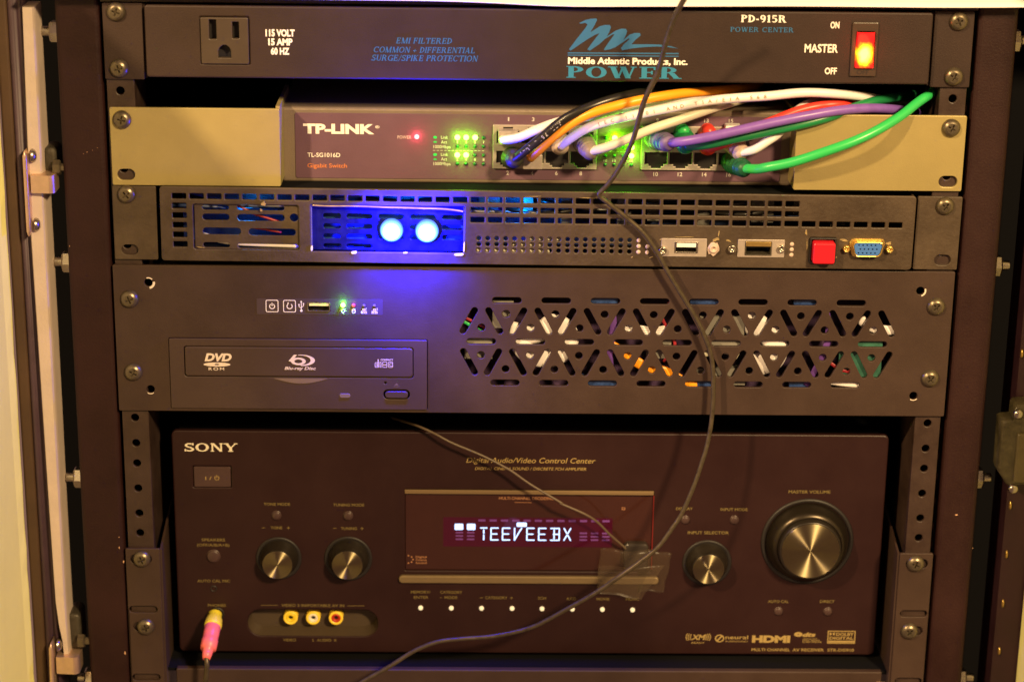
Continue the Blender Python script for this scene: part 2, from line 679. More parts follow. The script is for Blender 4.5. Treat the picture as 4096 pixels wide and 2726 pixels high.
def serif_glyph(ch, T, t, sl, sh):
    P = []

    def bar(x0, x1, y, h=t):
        P.append([(x0, y), (x1, y), (x1, y + h), (x0, y + h)])

    def sf(x, y, wd=T):
        bar(x - wd / 2 - sl, x + wd / 2 + sl, 0 if y == 0 else 1 - sh, sh)

    def stem(x, wd=T, top=True, bot=True):
        P.append(quad(x, 0, x, 1, wd))
        if top:
            sf(x, 1, wd)
        if bot:
            sf(x, 0, wd)
    L = sl + T / 2
    if ch in 'PRBD':
        stem(L)
        if ch == 'D':
            P.extend(ring(L, .5, .62, .5, -90, 90, T, t))
            return P, L + .64
        P.extend(ring(L + .12, .735, .42, .265, -90, 90, T, t))
        bar(L, L + .13, 1 - t)
        bar(L, L + .13, .47)
        if ch == 'R':
            P.append(quad(L + .32, .5, L + .58, 0, T * 1.1))
            sf(L + .6, 0, T * .8)
            return P, L + .78
        return P, L + .56
    if ch == 'O':
        P.extend(ring(.46, .5, .46, .5, 0, 360, T, t, 36))
        return P, .92
    if ch in 'CG':
        P.extend(ring(.46, .5, .46, .5, 48, 318, T, t, 30))
        P.append(quad(.78, .68, .78, 1, t))
        if ch == 'G':
            P.append(quad(.76, 0, .76, .42, T))
            bar(.58, .92, .38)
        return P, .9
    if ch == 'S':
        P.extend(ring(.33, .735, .30, .265, 40, 262, T * .8, t * 1.3))
        P.extend(ring(.33, .262, .33, .262, 82, -140, T * .9, t * 1.3))
        P.append(quad(.33, .445, .36, .56, .22))
        P.append(quad(.58, .72, .58, 1, t))
        P.append(quad(.06, 0, .06, .28, t))
        return P, .68
    if ch == 'W':
        for a, b, wd in ((.16, .40, T), (.62, .42, t), (.62, .86, T), (1.10, .88, t)):
            P.append(quad(b, 0, a, 1, wd))
        sf(.16, 1)
        sf(.62, 1, t)
        sf(1.10, 1, t)
        return P, 1.26
    if ch in 'EFL':
        stem(L)
        if ch != 'L':
            bar(L, L + .50, 1 - t)
            P.append(quad(L + .5 - t / 2, .74, L + .5 - t / 2, 1, t))
            bar(L, L + .34, .48)
            P.append(quad(L + .34, .36, L + .34, .66, t))
        if ch != 'F':
            bar(L, L + .54, 0)
            P.append(quad(L + .54 - t / 2, 0, L + .54 - t / 2, .28, t))
        return P, L + .58
    if ch == 'N':
        stem(L, t, True, True)
        P.append(quad(L + .02, 1, L + .6, 0, T))
        stem(L + .6, t, True, False)
        return P, L * 2 + .56
    if ch == 'M':
        stem(L, t)
        P.append(quad(L + .02, 1, L + .38, 0, T))
        P.append(quad(L + .38, 0, L + .76, 1, t))
        stem(L + .78, T)
        return P, L * 2 + .80
    if ch == 'T':
        stem(.40, T, False)
        bar(0, .80, 1 - t)
        for x in (t / 2, .80 - t / 2):
            P.append(quad(x, .72, x, 1, t))
        return P, .80
    if ch == 'I':
        stem(L)
        return P, L * 2
    if ch == 'H':
        stem(L)
        stem(L + .52)
        bar(L, L + .52, .48)
        return P, L * 2 + .52
    if ch == 'K':
        stem(L)
        P.append(quad(L, .35, L + .45, 1, t))
        P.append(quad(L + .18, .55, L + .5, 0, T))
        sf(L + .46, 1, t)
        sf(L + .52, 0, T)
        return P, L + .74
    if ch == 'A':
        P.append(quad(.12, 0, .44, 1, t))
        P.append(quad(.74, 0, .44, 1, T))
        bar(.24, .64, .28)
        sf(.12, 0, t)
        sf(.74, 0, T)
        return P, .92
    if ch == 'U':
        P.append(quad(L, .3, L, 1, T))
        P.append(quad(L + .56, .3, L + .56, 1, t))
        P.extend(ring(L + .26, .31, .26 + T / 2, .31, 180, 360, T * .8, t))
        sf(L, 1)
        sf(L + .56, 1, t)
        return P, L * 2 + .54
    if ch == 'Y':
        P.append(quad(.44, .42, .14, 1, T))
        P.append(quad(.46, .42, .80, 1, t))
        P.append(quad(.45, 0, .45, .46, T))
        sf(.14, 1)
        sf(.80, 1, t)
        sf(.45, 0)
        return P, .94
    if ch == '-':
        bar(.03, .33, .3, T * .8)
        return P, .38
    if ch == '+':
        bar(.05, .65, .32, t)
        P.append(quad(.35, .05, .35, .65, t))
        return P, .7
    if ch == '/':
        P.append(quad(.05, -.1, .4, 1.05, t))
        return P, .45
    if ch == '9':
        P.extend(ring(.33, .68, .32, .32, 0, 360, T, t))
        P.extend(ring(.28, .5, .37, .5, -100, 30, T, t))
        return P, .68
    if ch == '1':
        P.append(quad(.26, 0, .26, 1, T))
        bar(.05, .26, .80, t)
        sf(.26, 0)
        return P, .5
    if ch == '5':
        P.extend(ring(.28, .32, .36, .32, -140, 110, T, t))
        P.append(quad(.12, .5, .12, 1, t))
        bar(.08, .56, 1 - T * .8, T * .8)
        return P, .68
    return P, .34


def serif(g, s, x0, x1, base, cap, w, T=.2, t=.09, sl=.07, sh=.07, gap=.09, shear=0.0):
    polys = []
    x = 0
    for ch in s:
        P, wd = serif_glyph(ch, T, t, sl, sh)
        polys += [[(p[0] + x, p[1]) for p in q] for q in P]
        x += wd + gap
    x -= gap
    k = (x1 - x0 - shear * cap) / x
    for i, q in enumerate(polys):
        pts = [(x0 + p[0] * k + shear * p[1] * cap, base + p[1] * cap) for p in q]
        g.sheet(pts, w + (i % 40) * .004)
    return g


def line(g, x0, y0, x1, y1, t, w):
    dx, dy = x1 - x0, y1 - y0
    L = math.hypot(dx, dy) or 1
    nx, ny = -dy / L * t / 2, dx / L * t / 2
    return g.sheet([(x0 + nx, y0 + ny), (x0 - nx, y0 - ny), (x1 - nx, y1 - ny), (x1 + nx, y1 + ny)], w)


# ------------------------------------------------------------------ the screw every panel is held by (dome head with a cross recess)
def cross_pts(r, t):
    return [(t, t), (t, r), (-t, r), (-t, t), (-r, t), (-r, -t), (-t, -t), (-t, -r), (t, -r), (t, -t), (r, -t), (r, t)]


def make_screw():
    g = G()
    n = 48
    prof = [(5.25, 0), (5.25, .45), (5.0, 1.2), (4.5, 1.9), (3.8, 2.5), (3.0, 2.9)]
    g.lathe(0, 0, prof, n, True, False, False)
    # annulus between the dome and the cross, then the walls and the floor of the cross
    me = curve_mesh([circ(0, 0, 3.0, n), cross_pts(2.3, .48)], 0, 0)
    g.add([(v.co.x, v.co.y, 2.9) for v in me.vertices], [tuple(p.vertices) for p in me.polygons], False)
    bpy.data.meshes.remove(me)
    c = cross_pts(2.3, .48)
    vs = [(p[0], p[1], 2.9) for p in c] + [(p[0] * .7, p[1] * .7, 1.3) for p in c]
    fs = [(i, (i + 1) % 12, 12 + (i + 1) % 12, 12 + i) for i in range(12)] + [tuple(range(12, 24))]
    g.add(vs, fs, False)
    me = g.mesh('screw', (0, 0, 0))
    me.materials.append(M_SCREW)
    return me


SCREW = make_screw()


def screw(parent, u, v, w, rot=None, scale=1.0):
    o = bpy.data.objects.new('screw', SCREW)
    COL.objects.link(o)
    q = ORG[parent.name]
    o.parent = parent
    o.location = W(u - q[0], v - q[1], w - q[2])
    o.rotation_euler = (random.uniform(-.05, .05), rot if rot is not None else random.uniform(0, 1.5), random.uniform(-.05, .05))
    o.scale = (scale,) * 3
    ORG[o.name] = (u, v, w)
    return o


def led(parent, u, v, w, r, m, name='indicator_light'):
    g = G().lathe(u, v, [(r, w), (r, w + .3 * r), (r * .85, w + .75 * r), (r * .5, w + r), (.05, w + 1.05 * r)], 16)
    return put(name, g, m, parent)


def glow(parent, u, v, w, power, color, rad=1.2):
    l = bpy.data.lights.new('lamp_light', 'POINT')
    l.energy = power
    l.color = color
    l.shadow_soft_size = rad * .001
    o = bpy.data.objects.new('lamp_light', l)
    COL.objects.link(o)
    q = ORG[parent.name]
    o.parent = parent
    o.location = W(u - q[0], v - q[1], w - q[2])
    return o


def beam(parent, u, v, w, d, power, color, rad=2.0, angle=116, blend=.85):
    l = bpy.data.lights.new('lamp_light', 'SPOT')
    l.energy = power
    l.color = color
    l.shadow_soft_size = rad * .001
    l.spot_size = math.radians(angle)
    l.spot_blend = blend
    o = bpy.data.objects.new('lamp_light', l)
    COL.objects.link(o)
    q = ORG[parent.name]
    o.parent = parent
    o.location = W(u - q[0], v - q[1], w - q[2])
    o.rotation_euler = W(*[1000 * k for k in d]).to_track_quat('-Z', 'Y').to_euler()
    return o


# ================================================================== THE RACK
rack = thing('equipment_rack', 'dark brown steel equipment rack frame with drilled rails holding all the stacked units', 'rack', (0, -400, -100))
for s, (ua, ub) in ((-1, (-267, -242)), (1, (243.3, 266))):
    g = G()
    pts = [(ua, -60), (ua, 0), (ub, 0), (ub, -60)]
    b = 3.0
    prof = [(ua, -400), (ua, -b)]
    for k in range(5):
        a = PI - PI / 2 * k / 4
        prof.append((ua + b + b * math.cos(a), -b + b * math.sin(a)))
    for k in range(5):
        a = PI / 2 - PI / 2 * k / 4
        prof.append((ub - b + b * math.cos(a), -b + b * math.sin(a)))
    prof.append((ub, -400))
    vs = [(p[0], 22.5, p[1]) for p in prof] + [(p[0], -470, p[1]) for p in prof]
    n = len(prof)
    g.add(vs, [(i, (i + 1) % n, n + (i + 1) % n, n + i) for i in range(n)] + [tuple(range(n)), tuple(reversed(range(n, 2 * n)))])
    put('side_post', g, M_POST, rack)
# rails with the rack hole pattern
HOLES = []
v = 15.875
seq = (15.875, 15.875, 12.7)
i = 0
while v > -440:
    HOLES.append(v) if v < 18 else None
    v -= seq[i % 3]
    i += 1
for ua, ub, uh in ((-240, -224.6, -232.57), (225.0, 240.0, 232.57)):
    g = plate(G(), rrect(ua, -460, ub, 20.8, .5, 1), [circ(uh, hv, 2.35, 18) for hv in HOLES], -2.2, 0, .4)
    inner = ub if ua < 0 else ua
    g.box(min(inner, inner - (2 if ua < 0 else -2)), -460, -40, max(inner, inner - (2 if ua < 0 else -2)), 20.8, -2.3)
    put('mounting_rail', g, M_RAIL, rack)
g = G().box(-380, -520, -430, 380, 120, -425)
put('backdrop_panel', g, M_VOID, rack)  # added dark backdrop; its near-black colour keeps the gaps in shade
put('side_backdrop', G().box(-300, -520, -424, -268, 18, -90), M_VOID, rack)
put('side_backdrop', G().box(270, -520, -424, 320, 18, -90), M_VOID, rack)  # near-black walls added as a backdrop to the void beside the posts
put('top_panel', G().box(-266, 18.5, -424, 265, 20.5, -262), M_VOID, rack)
g = G().bbox(-241.5, 21.0, -60, 242.8, 23.4, 1.0, .5)
put('top_crossbar', g, mat('crossbar_gloss', (.03, .018, .014), .22, noise=.2), rack)


def hexnut(u, v, w, sgn):
    g = G()
    pts = [(5.2 * math.cos(PI / 6 + k * PI / 3), 5.2 * math.sin(PI / 6 + k * PI / 3)) for k in range(6)]
    h = 6.2 * sgn
    vs = [(u, v + p[0] * 1.25, w + p[1] * 1.25) for p in pts] + [(u + h * .85, v + p[0] * 1.25, w + p[1] * 1.25) for p in pts] + [(u + h, v + p[0] * 1.1, w + p[1] * 1.1) for p in pts]
    fs = [(i + 6 * k, (i + 1) % 6 + 6 * k, (i + 1) % 6 + 6 * (k + 1), i + 6 * (k + 1)) for k in range(2) for i in range(6)] + [tuple(range(12, 18))]
    g.add(vs, fs)
    prof = []
    for k in range(9):
        prof += [(2.6 if k % 2 else 3.0, h + sgn * (k * .55))]
    prof.append((1.8, h + sgn * 5.2))
    g.lathe(u, v, prof, 14, True, False, True, 'u', w)
    return g


for (c, r, x, y) in ((0, 0, 425, 255), (0, 1, 545, 705), (0, 2, 650, 1238), (0, 3, 728, 1530)):
    p = Z(c, r, x, y, -18)
    put('bolt', hexnut(-267.1, p[1], -18, -1), M_STEEL, rack)
for (c, r, x, y) in ((3, 0, 2010, 330), (3, 1, 1865, 735), (3, 2, 1730, 1242), (3, 3, 1605, 1530)):
    p = Z(c, r, x, y, -18)
    put('bolt', hexnut(266.1, p[1], -18, 1), M_STEEL, rack)
# flaked paint that shows bare metal on the posts
g = G()
for (c, r, x, y, sx, sy, w) in ((0, 3, 972, 385, 8, 4, .15), (0, 3, 975, 472, 5, 13, .15), (0, 3, 1010, 585, 7, 18, .15), (0, 3, 1022, 1330, 6, 18, .15), (3, 3, 1540, 203, 17, 6, .15),
                                (3, 2, 755, 0, 3, 2, .15), (0, 1, 568, 580, 3, 8, .15), (3, 3, 1672, 475, 4, 6, .15), (0, 0, 712, 1243, 6, 3, .15), (0, 0, 755, 1228, 4, 3, .15), (0, 0, 795, 1208, 5, 2, .15), (0, 0, 682, 1256, 3, 2, .15)):
    p = Z(c, r, x, y, w)
    k = 7
    pts = [(p[0] + sx * K / 7 * math.cos(2 * PI * i / k) * random.uniform(.5, 1.1), p[1] + sy * K / 7 * math.sin(2 * PI * i / k) * random.uniform(.6, 1.1)) for i in range(k)]
    put('paint_chip', G().sheet(pts, w), mat('bare_metal_flake', (.62, .36, .22), .5), rack)

# ================================================================== PAPER on the rack
g = G()
nu, nw = 60, 10
vs = []
for j in range(nw + 1):
    for i in range(nu + 1):
        u = -282 + 620 * i / nu
        t = i / nu
        front = 11 - .9 * math.sin(t * 9) + .6 * math.sin(t * 23 + 1)
        w = front + (-320 - front) * j / nw
        up = 24.2 + .9 * math.sin(t * 7.0 + .4) * (1 - j / nw) + .25 * math.sin(t * 21) + (0.4 if j else 0) - 1.1 * math.exp(-((t - .47) / .06) ** 2) * (1 - j / nw)
        vs.append((u, up + .9, w))
fs = [(j * (nu + 1) + i, j * (nu + 1) + i + 1, (j + 1) * (nu + 1) + i + 1, (j + 1) * (nu + 1) + i) for j in range(nw) for i in range(nu)]
g.add(vs, fs, True)
o = put('paper_sheet', g, M_PAPER)
md = o.modifiers.new('thickness', 'SOLIDIFY')
md.thickness = .0006
tag(o, 'cream paper sheet lying along the top edge of the rack', 'paper')

# ================================================================== POWER CONDITIONER
pd = thing('power_conditioner', 'black power conditioner with front outlet and glowing red rocker switch, topmost unit of the rack', 'power conditioner', (0, -22, 0))
FW = 6.0
slots = [rrect(-181.3, 2.0, -177.3, 12.9, .3, 1), rrect(-168.6, 2.5, -164.9, 11.8, .3, 1)]
g = plate(G(), rrect(-216.6, -19.6, 217, 20.3, 1.6), [rrect(-186.2, -11.8, -159.6, 14.2, .4, 1), rrect(174.4, -11, 185.6, 11, .4, 1)], 3.2, FW, .9)
g.box(-216, -19.2, -250, -186.3, 19.8, 3.1).box(-159.5, -19.2, -250, 174.2, 19.8, 3.1).box(185.8, -19.2, -250, 216.4, 19.8, 3.1)
put('face_panel', g, M_PD, pd)
for a, b in ((-240.3, -218.3), (218.7, 240.8)):
    g = plate(G(), rrect(a, -21.8, b, 20.6, .8), [], -.2, 2.0, .4)
    inner = b if a < 0 else a
    g.box(inner - 1.2, -21.2, -120, inner + 1.2, 20, -.3)
    put('rack_ear', g, M_PD, pd)
for (uu, vv) in ((-232.6, 15.875), (-232.3, -15.5), (232.0, 15.3), (231.6, -15.6)):
    screw(pd, uu, vv, 2.1)
ground = [(-176.6, -8.2), (-169.6, -8.2), (-169.6, -4.3), (-170.5, -2.4), (-172.2, -1.1), (-174.0, -1.1), (-175.7, -2.4), (-176.6, -4.3)]
M_OUT = mat('outlet_plastic', (.048, .032, .021), .45, noise=.1, nscale=60)
g = plate(G(), rrect(-186.0, -11.6, -159.8, 14.0, .8), slots + [ground], 3.4, 7.2, .4)
outlet = put('outlet', g, M_OUT, pd)
g = G().box(-186, -11.4, -18, -159.9, 13.9, 1.5)
put('contact_block', g, M_SOCKET, outlet)
M_FRAME = mat('rocker_frame', (.05, .036, .026), .3)
g = G()
plate(g, rrect(172.5, -15.1, 187, 15, .8), [rrect(175, -10, 185.3, 10, .5, 1)], 4.5, 7.4, .5)
rf = put('rocker_frame', g, M_FRAME, pd)
g = G()
n = 14
vs, fs = [], []
for i in range(n + 1):
    v_ = -9.9 + 19.8 * i / n
    h = 7.9 + 1.6 * abs(i / n - .45) * 2
    hw = 5.2 - .35 * (i / n)
    vs += [(180.2 - hw, v_, h - 3), (180.2 - hw + .4, v_, h), (180.2 + hw - .4, v_, h), (180.2 + hw, v_, h - 3)]
for i in range(n):
    for k in range(3):
        fs.append((i * 4 + k, i * 4 + k + 1, i * 4 + k + 5, i * 4 + k + 4))
g.add(vs, fs)
put('rocker_lens', g, M_ROCK, rf)
g = text(G(), 'OFF', 176.3, 183.0, -13.9, 2.6, 7.45, .01)
put('lettering', g, M_SOCKET, rf)
glow(pd, 180, 0, 18, .010, (1, .05, .02), 4)
LW = FW + .15
g = G()
text(g, '115 VOLT', -150.5, -134.5, 3.95, 3.5, LW, .045)
text(g, '15 AMP', -149.1, -135.8, -.95, 3.4, LW, .045)
text(g, '60 HZ', -147.8, -137.6, -6.1, 3.4, LW, .045)
put('voltage_lettering', g, M_WHITE, pd)
g = G()
serif(g, 'EMI FILTERED', -78.9, -47.6, .6, 3.2, LW, .17, .09, shear=.22)
serif(g, 'COMMON + DIFFERENTIAL', -91.4, -34.8, -4.5, 3.2, LW, .17, .09, shear=.22)
serif(g, 'SURGE/SPIKE PROTECTION', -92.5, -33.4, -9.1, 3.3, LW, .17, .09, shear=.22)
put('filter_lettering', g, M_BLUEP, pd)
logo = [(21.99, 12.86), (25.32, 14.58), (28.3, 15.3), (31.36, 15.52), (31.71, 14.65), (30.4, 11.8), (28.17, 7.84), (33.48, 11.29), (36.5, 12.0), (38.86, 11.88), (39.43, 10.67), (38.8, 8.6), (37.34, 5.56), (42.31, 9.0), (45.2, 10.0), (47.69, 9.94), (48.4, 8.73), (48.0, 6.9), (46.52, 3.62), (49.81, 6.71), (52.6, 7.7), (55.52, 7.65), (56.03, 6.43), (53.27, 4.02), (50.99, 1.4), (59.45, 1.5), (66.21, 1.45), (73.0, .48), (76.97, -.7), (71.67, -.02), (64.89, .3), (58.13, -.1), (51.39, -.85), (46.0, -1.97), (45.29, -.82), (47, 1.6), (49.9, 4.2), (49.3, 4.6), (45.88, 2.25), (42.4, -.2), (39.22, -1.56), (35.85, -2.07), (36.49, -.57), (39, 3.2), (41.5, 6.83), (40.6, 6.9), (36.37, 4.19), (33.4, 1.4), (31.07, -.28), (28.08, -2.36), (26.71, -1.69), (29, 1.6), (31.61, 5.16), (33.2, 7.3), (30.9, 6.51), (26.6, 3.9), (22.92, 1.34), (17.59, -2.46), (16.56, -1.79), (20.17, 3.35), (25.42, 10.19), (26.5, 12.1), (25.35, 13.0), (22.66, 12.5)]
g = G().sheet(logo, LW)
line(g, 15.95, -3.75, 77.35, -3.5, .7, LW)
line(g, 15.95, -5.0, 77.4, -5.05, .55, LW)
put('swoosh_emblem', g, M_BLUEP, pd)
g = text(G(), 'Middle Atlantic Products, Inc.', 16.2, 82.4, -9.7, 3.4, LW, .035)
put('maker_lettering', g, M_WHITE, pd)
g = serif(G(), 'POWER', 15.4, 79.4, -17.6, 6.5, LW, .24, .085, .09, .07, .10)
put('power_lettering', g, M_TEALP, pd)
g = serif(G(), 'PD-915R', 111, 136.1, 14.3, 4.0, LW, .22, .11, .06, .1, .1)
put('model_lettering', g, M_WHITE, pd)
g = serif(G(), 'POWER CENTER', 105.4, 140.4, 8.9, 2.7, LW, .18, .1, .07, .09, .12)
put('center_lettering', g, M_BLUEP, pd)
g = G()
text(g, 'ON', 160.5, 165.4, 11.5, 3.4, LW, .03)
text(g, 'MASTER', 146.9, 165.4, -2.0, 4.4, LW, .025)
text(g, 'OFF', 158.8, 165.5, -14.1, 3.4, LW, .03)
put('switch_lettering', g, M_WHITE, pd)

# ================================================================== NETWORK SWITCH
sw = thing('network_switch', 'beige eared network switch with two banks of ports full of coloured cables', 'network switch', (0, -82, -10))
SF = -20.0
g = G()
g.prism(rrect(-145.6, -84.8, 147.6, -41.2, 1.5), SF - 180, SF, 1.6)
put('case', g, M_CASE, sw)
g = G().prism(rrect(-137.6, -82.3, 140.5, -44.3, 1.2), SF + .02, SF + .5, .15)
put('front_label', g, M_LABEL, sw)
for sgn in (-1, 1):
    a, b = (-238.9, -144.2) if sgn < 0 else (145.4, 241)
    top = -37.6 if sgn < 0 else -37.9
    bot = -82.1 if sgn < 0 else -81.4
    hu = -232.4 if sgn < 0 else 232.6
    sl = (-236, -79.2, -226.1, -72.7) if sgn < 0 else (227.7, -79, 238.3, -72.5)
    g = plate(G(), rrect(a, bot, b, top, 1.0), [rrect(*sl, 3.2, 6)], 0, 2.1, .35)
    if sgn < 0:
        g.box(b - 2.2, bot + .5, -60, b, top + 1.2, -.05)
    else:
        g.box(a, bot + .5, -60, a + 2.2, top - .5, -.05)
    put('rack_ear', g, M_BEIGE, sw)
screw(sw, -232.0, -44.4, 2.2, .2)
screw(sw, 232.4, -44.7, 2.2, .5)
TW = SF + .7
g = text(G(), 'TP-LINK', -132.9, -92.4, -56.0, 5.1, TW, .05)
text(g, '®', -91.9, -89.4, -52.9, 1.5, TW, .01)
put('brand_lettering', g, M_WHITE, sw)
g = text(G(), 'TL-SG1016D', -130.7, -112.0, -69.9, 2.4, TW, .008)
put('model_lettering', g, M_WHITE, sw)
g = text(G(), 'Gigabit Switch', -130.8, -108.2, -76.1, 2.4, TW, .008)
put('type_lettering', g, M_ORANGEP, sw)
g = G()
text(g, 'POWER', -79.2, -71.3, -58.75, 1.75, TW, .006)
for vv, s in ((-58.6, 'Link'), (-61.35, 'Act'), (-68.6, 'Link'), (-71.3, 'Act')):
    text(g, s, -54.4, -50.4 if s == 'Link' else -50.9, vv, 1.7, TW, .008)
for vv in (-64.15, -74.1):
    text(g, '1000Mbps', -58.7, -48.9, vv, 1.75, TW, .008)
for i in range(14):
    x = -59 + i * 2.15
    line(g, x, -65.45, x + 1.4, -65.44, .25, TW)
for k, (x, a, b) in enumerate(((-45, '1', '2'), (-40, '3', '4'), (-34.9, '5', '6'), (-29.95, '7', '8'))):
    text(g, a, x - (.25 if a == '1' else .5), x + (.25 if a == '1' else .5), -61.2, 1.45, TW, .022)
    text(g, b, x - .5, x + .5, -71.3, 1.45, TW, .022)
for x, s in ((39.9, '10'), (44.9, '12'), (49.9, '14'), (54.8, '16')):
    text(g, s, x - 1.0, x + 1.0, -71.15, 1.45, TW, .022)
    text(g, str(int(s) - 1), x - .6, x + .6, -61.2, 1.45, TW, .022)
for i in range(9):
    x = 37.5 + i * 2.15
    line(g, x, -65.2, x + 1.4, -65.19, .25, TW)
for i in range(4):
    text(g, str(2 * i + 2), -16.1 + 14 * i - .75, -16.1 + 14 * i + .75, -79.3, 2.2, TW, .022)
    text(g, str(2 * i + 1), -15.9 + 14 * i - (.4 if i == 0 else .75), -15.9 + 14 * i + (.4 if i == 0 else .75), -47.9, 2.1, TW, .022)
    text(g, str(2 * i + 10), 69 + 14 * i - 1.35, 69 + 14 * i + 1.35, -79.3, 2.2, TW, .022)
    s = str(2 * i + 9)
    text(g, s, 69 + 14 * i - (.7 if i == 0 else 1.3), 69 + 14 * i + (.7 if i == 0 else 1.3), -47.7, 2.1, TW, .022)
put('port_lettering', g, M_GREYP, sw)
g = G()
for vv in (-57.8, -67.9):
    g.sheet(capsule((-58.1, vv), (-57.4, vv), .75), TW)
    for a in (20, 55, 90, 125, 160):
        a = math.radians(a)
        line(g, -57.75 + .55 * math.cos(a), vv - 3.1 + .5 * math.sin(a), -57.75 + 1.15 * math.cos(a), vv - 3.1 + 1.05 * math.sin(a), .28, TW)
    g.sheet([(-58.6, vv - 3.15), (-56.9, vv - 3.15), (-57.3, vv - 2.55), (-58.2, vv - 2.55)], TW + .02)
put('legend_marks', g, M_GREENP, sw)
GREEN = (.16, 1, .0)
lit = {(-45, -57.7): 1, (-40, -57.65): 1, (-34.9, -57.6): .45, (-45, -67.9): 1, (-40, -67.95): 1, (45.0, -56.9): 3.6, (54.85, -67.5): 2.2, (55.4, -62.7): .8}
for x in (-45, -40, -34.9, -29.95):
    for y in (-57.7, -62.9, -67.95, -73.1):
        on = any(abs(x - a) < .6 and abs(y - b) < .6 for a, b in lit)
        led(sw, x, y, SF + .5, 1.6 if on else 1.05, M_LEDG if on else M_GREENOFF)
for x in (39.8, 44.9, 49.9, 54.8):
    for y in (-57.2, -62.6, -67.6, -72.9):
        on = any(abs(x - a) < .8 and abs(y - b) < .8 for a, b in lit)
        led(sw, x, y, SF + .5, 1.6 if on else 1.0, M_LEDG if on else M_GREENOFF)
for (x, y), k in lit.items():
    glow(sw, x, y, SF + 3.6, .0075 * k, GREEN, 1.0)
led(sw, -68.2, -57.6, SF + .5, 1.45, M_LEDR, 'power_light')
glow(sw, -68.2, -57.6, SF + 4, .005, (1, .06, .12), 1.2)


def port_hole(x, up):
    """opening of one socket, its latch notch down (or up)"""
    s = 1 if up else -1
    y0 = -51.8 if up else -65.1
    if up:
        y0 = -60.6
        pts = [(0, 0), (12.8, 0), (12.8, 7.0), (10.6, 7.0), (10.6, 8.2), (9.2, 8.2), (9.2, 9.4), (3.7, 9.4), (3.7, 8.2), (2.3, 8.2), (2.3, 7.0), (0, 7.0)]
        return [(x + a, y0 + b) for a, b in pts]
    pts = [(0, 0), (0, -7.0), (2.3, -7.0), (2.3, -8.2), (3.7, -8.2), (3.7, -9.4), (9.2, -9.4), (9.2, -8.2), (10.6, -8.2), (10.6, -7.0), (12.8, -7.0), (12.8, 0)]
    return [(x + a, -65.1 + b) for a, b in pts]


for x0 in (-24.8, 60.2):
    hs = []
    for i in range(4):
        x = x0 + 2.2 + 14.15 * i
        hs += [port_hole(x, True), port_hole(x, False)]
    g = plate(G(), rrect(x0, -75.5, x0 + 59.6, -49.9, .4, 1), hs, SF + .2, SF + 2.2, .25)
    jb = put('port_block', g, M_PLATE, sw)
    for i in range(4):
        for up in (True, False):
            x = x0 + 2.2 + 14.15 * i
            g = G()
            y0, y1 = (-60.9, -51.0) if up else (-74.7, -64.8)
            # flat black backing stands in for the socket's dark depth, plus contact strips
            g.box(x - .2, y0, SF + .55, x + 13, y1, SF + .6)
            for q in range(8):
                xx = x + 2.6 + q * 1.05
                yy = -60.0 if up else -65.8
                g.box(xx, yy - .5, SF + .6, xx + .4, yy + .9, SF + 1.2)
            put('port', g, M_SOCKET, jb)

# ================================================================== PATCH CABLES


def cable(name, label, m, pts, r, boot=None, bootm=None, plug=None, group='patch cables plugged into the switch', ribs=5):
    t = thing(name, label, 'cable', pts[0], group)
    r *= .92
    put('cord', G().tube(pts, r, 14, 8), m, t)
    if boot:
        a, b = Vector(boot), Vector(pts[0])
        g = G()
        P, Rr = [], []
        n = ribs * 4
        for i in range(n + 1):
            f = i / n
            P.append(tuple(a.lerp(b, f * 1.12)))
            base = 6.1 * (1 - f) + (r + 1.5) * f
            Rr.append(base + (.7 if i % 4 in (1, 2) and f > .15 else -.45))
        g.tube(P, Rr, 20, 1)
        put('boot', g, bootm or m, t)
    if plug:
        u, v, up = plug
        g = G().bbox(u - 5.6, v - 4.2, SF + 1, u + 5.6, v + 4.2, SF + 9.5, .5)
        put('plug', g, M_PLUG, t)
    return t


M_PLUG = mat('clear_plug', (.34, .29, .26), .2, spec=.6, noise=.15, nscale=400)
R_ = 2.75


def zz(*a):
    return [Z(*p) for p in a]


WT = cable('patch_cable', 'white cable from the top left switch port passing behind the black cable', M_CW,
           zz((1, 0, 2010, 1145, -10), (2, 0, 60, 1120, 0), (2, 0, 200, 1060, 4), (2, 0, 400, 990, 4), (2, 0, 650, 945, 2), (2, 0, 900, 885, 0), (2, 0, 1200, 835, -4), (2, 0, 1500, 785, -10), (2, 0, 1750, 750, -40), (2, 0, 1950, 720, -110)), 2.9,
           plug=(-16.2, -56.2, True))
cable('patch_cable', 'black cable with white printing and a dark ribbed boot', M_CK,
      zz((2, 0, 20, 1300, 0), (2, 0, 130, 1215, 6), (2, 0, 260, 1110, 10), (2, 0, 450, 960, 12), (2, 0, 700, 850, 10), (2, 0, 950, 778, 2), (2, 0, 1200, 735, -18), (2, 0, 1450, 700, -60), (2, 0, 1600, 680, -120)), 2.9,
      (-14.5, -69.2, SF + 1.5), M_BOOTK)
cable('patch_cable', 'orange cable arching up into the dark gap under the top unit', M_CO,
      zz((2, 0, 150, 1290, -6), (2, 0, 230, 1215, 2), (2, 0, 380, 1085, 8), (2, 0, 600, 945, 12), (2, 0, 850, 865, 12), (2, 0, 1100, 808, 8), (2, 0, 1350, 768, 0), (2, 0, 1600, 745, -14), (2, 0, 1850, 722, -45), (2, 0, 2050, 690, -110)), 2.9,
      plug=(-2.0, -69.8, False))
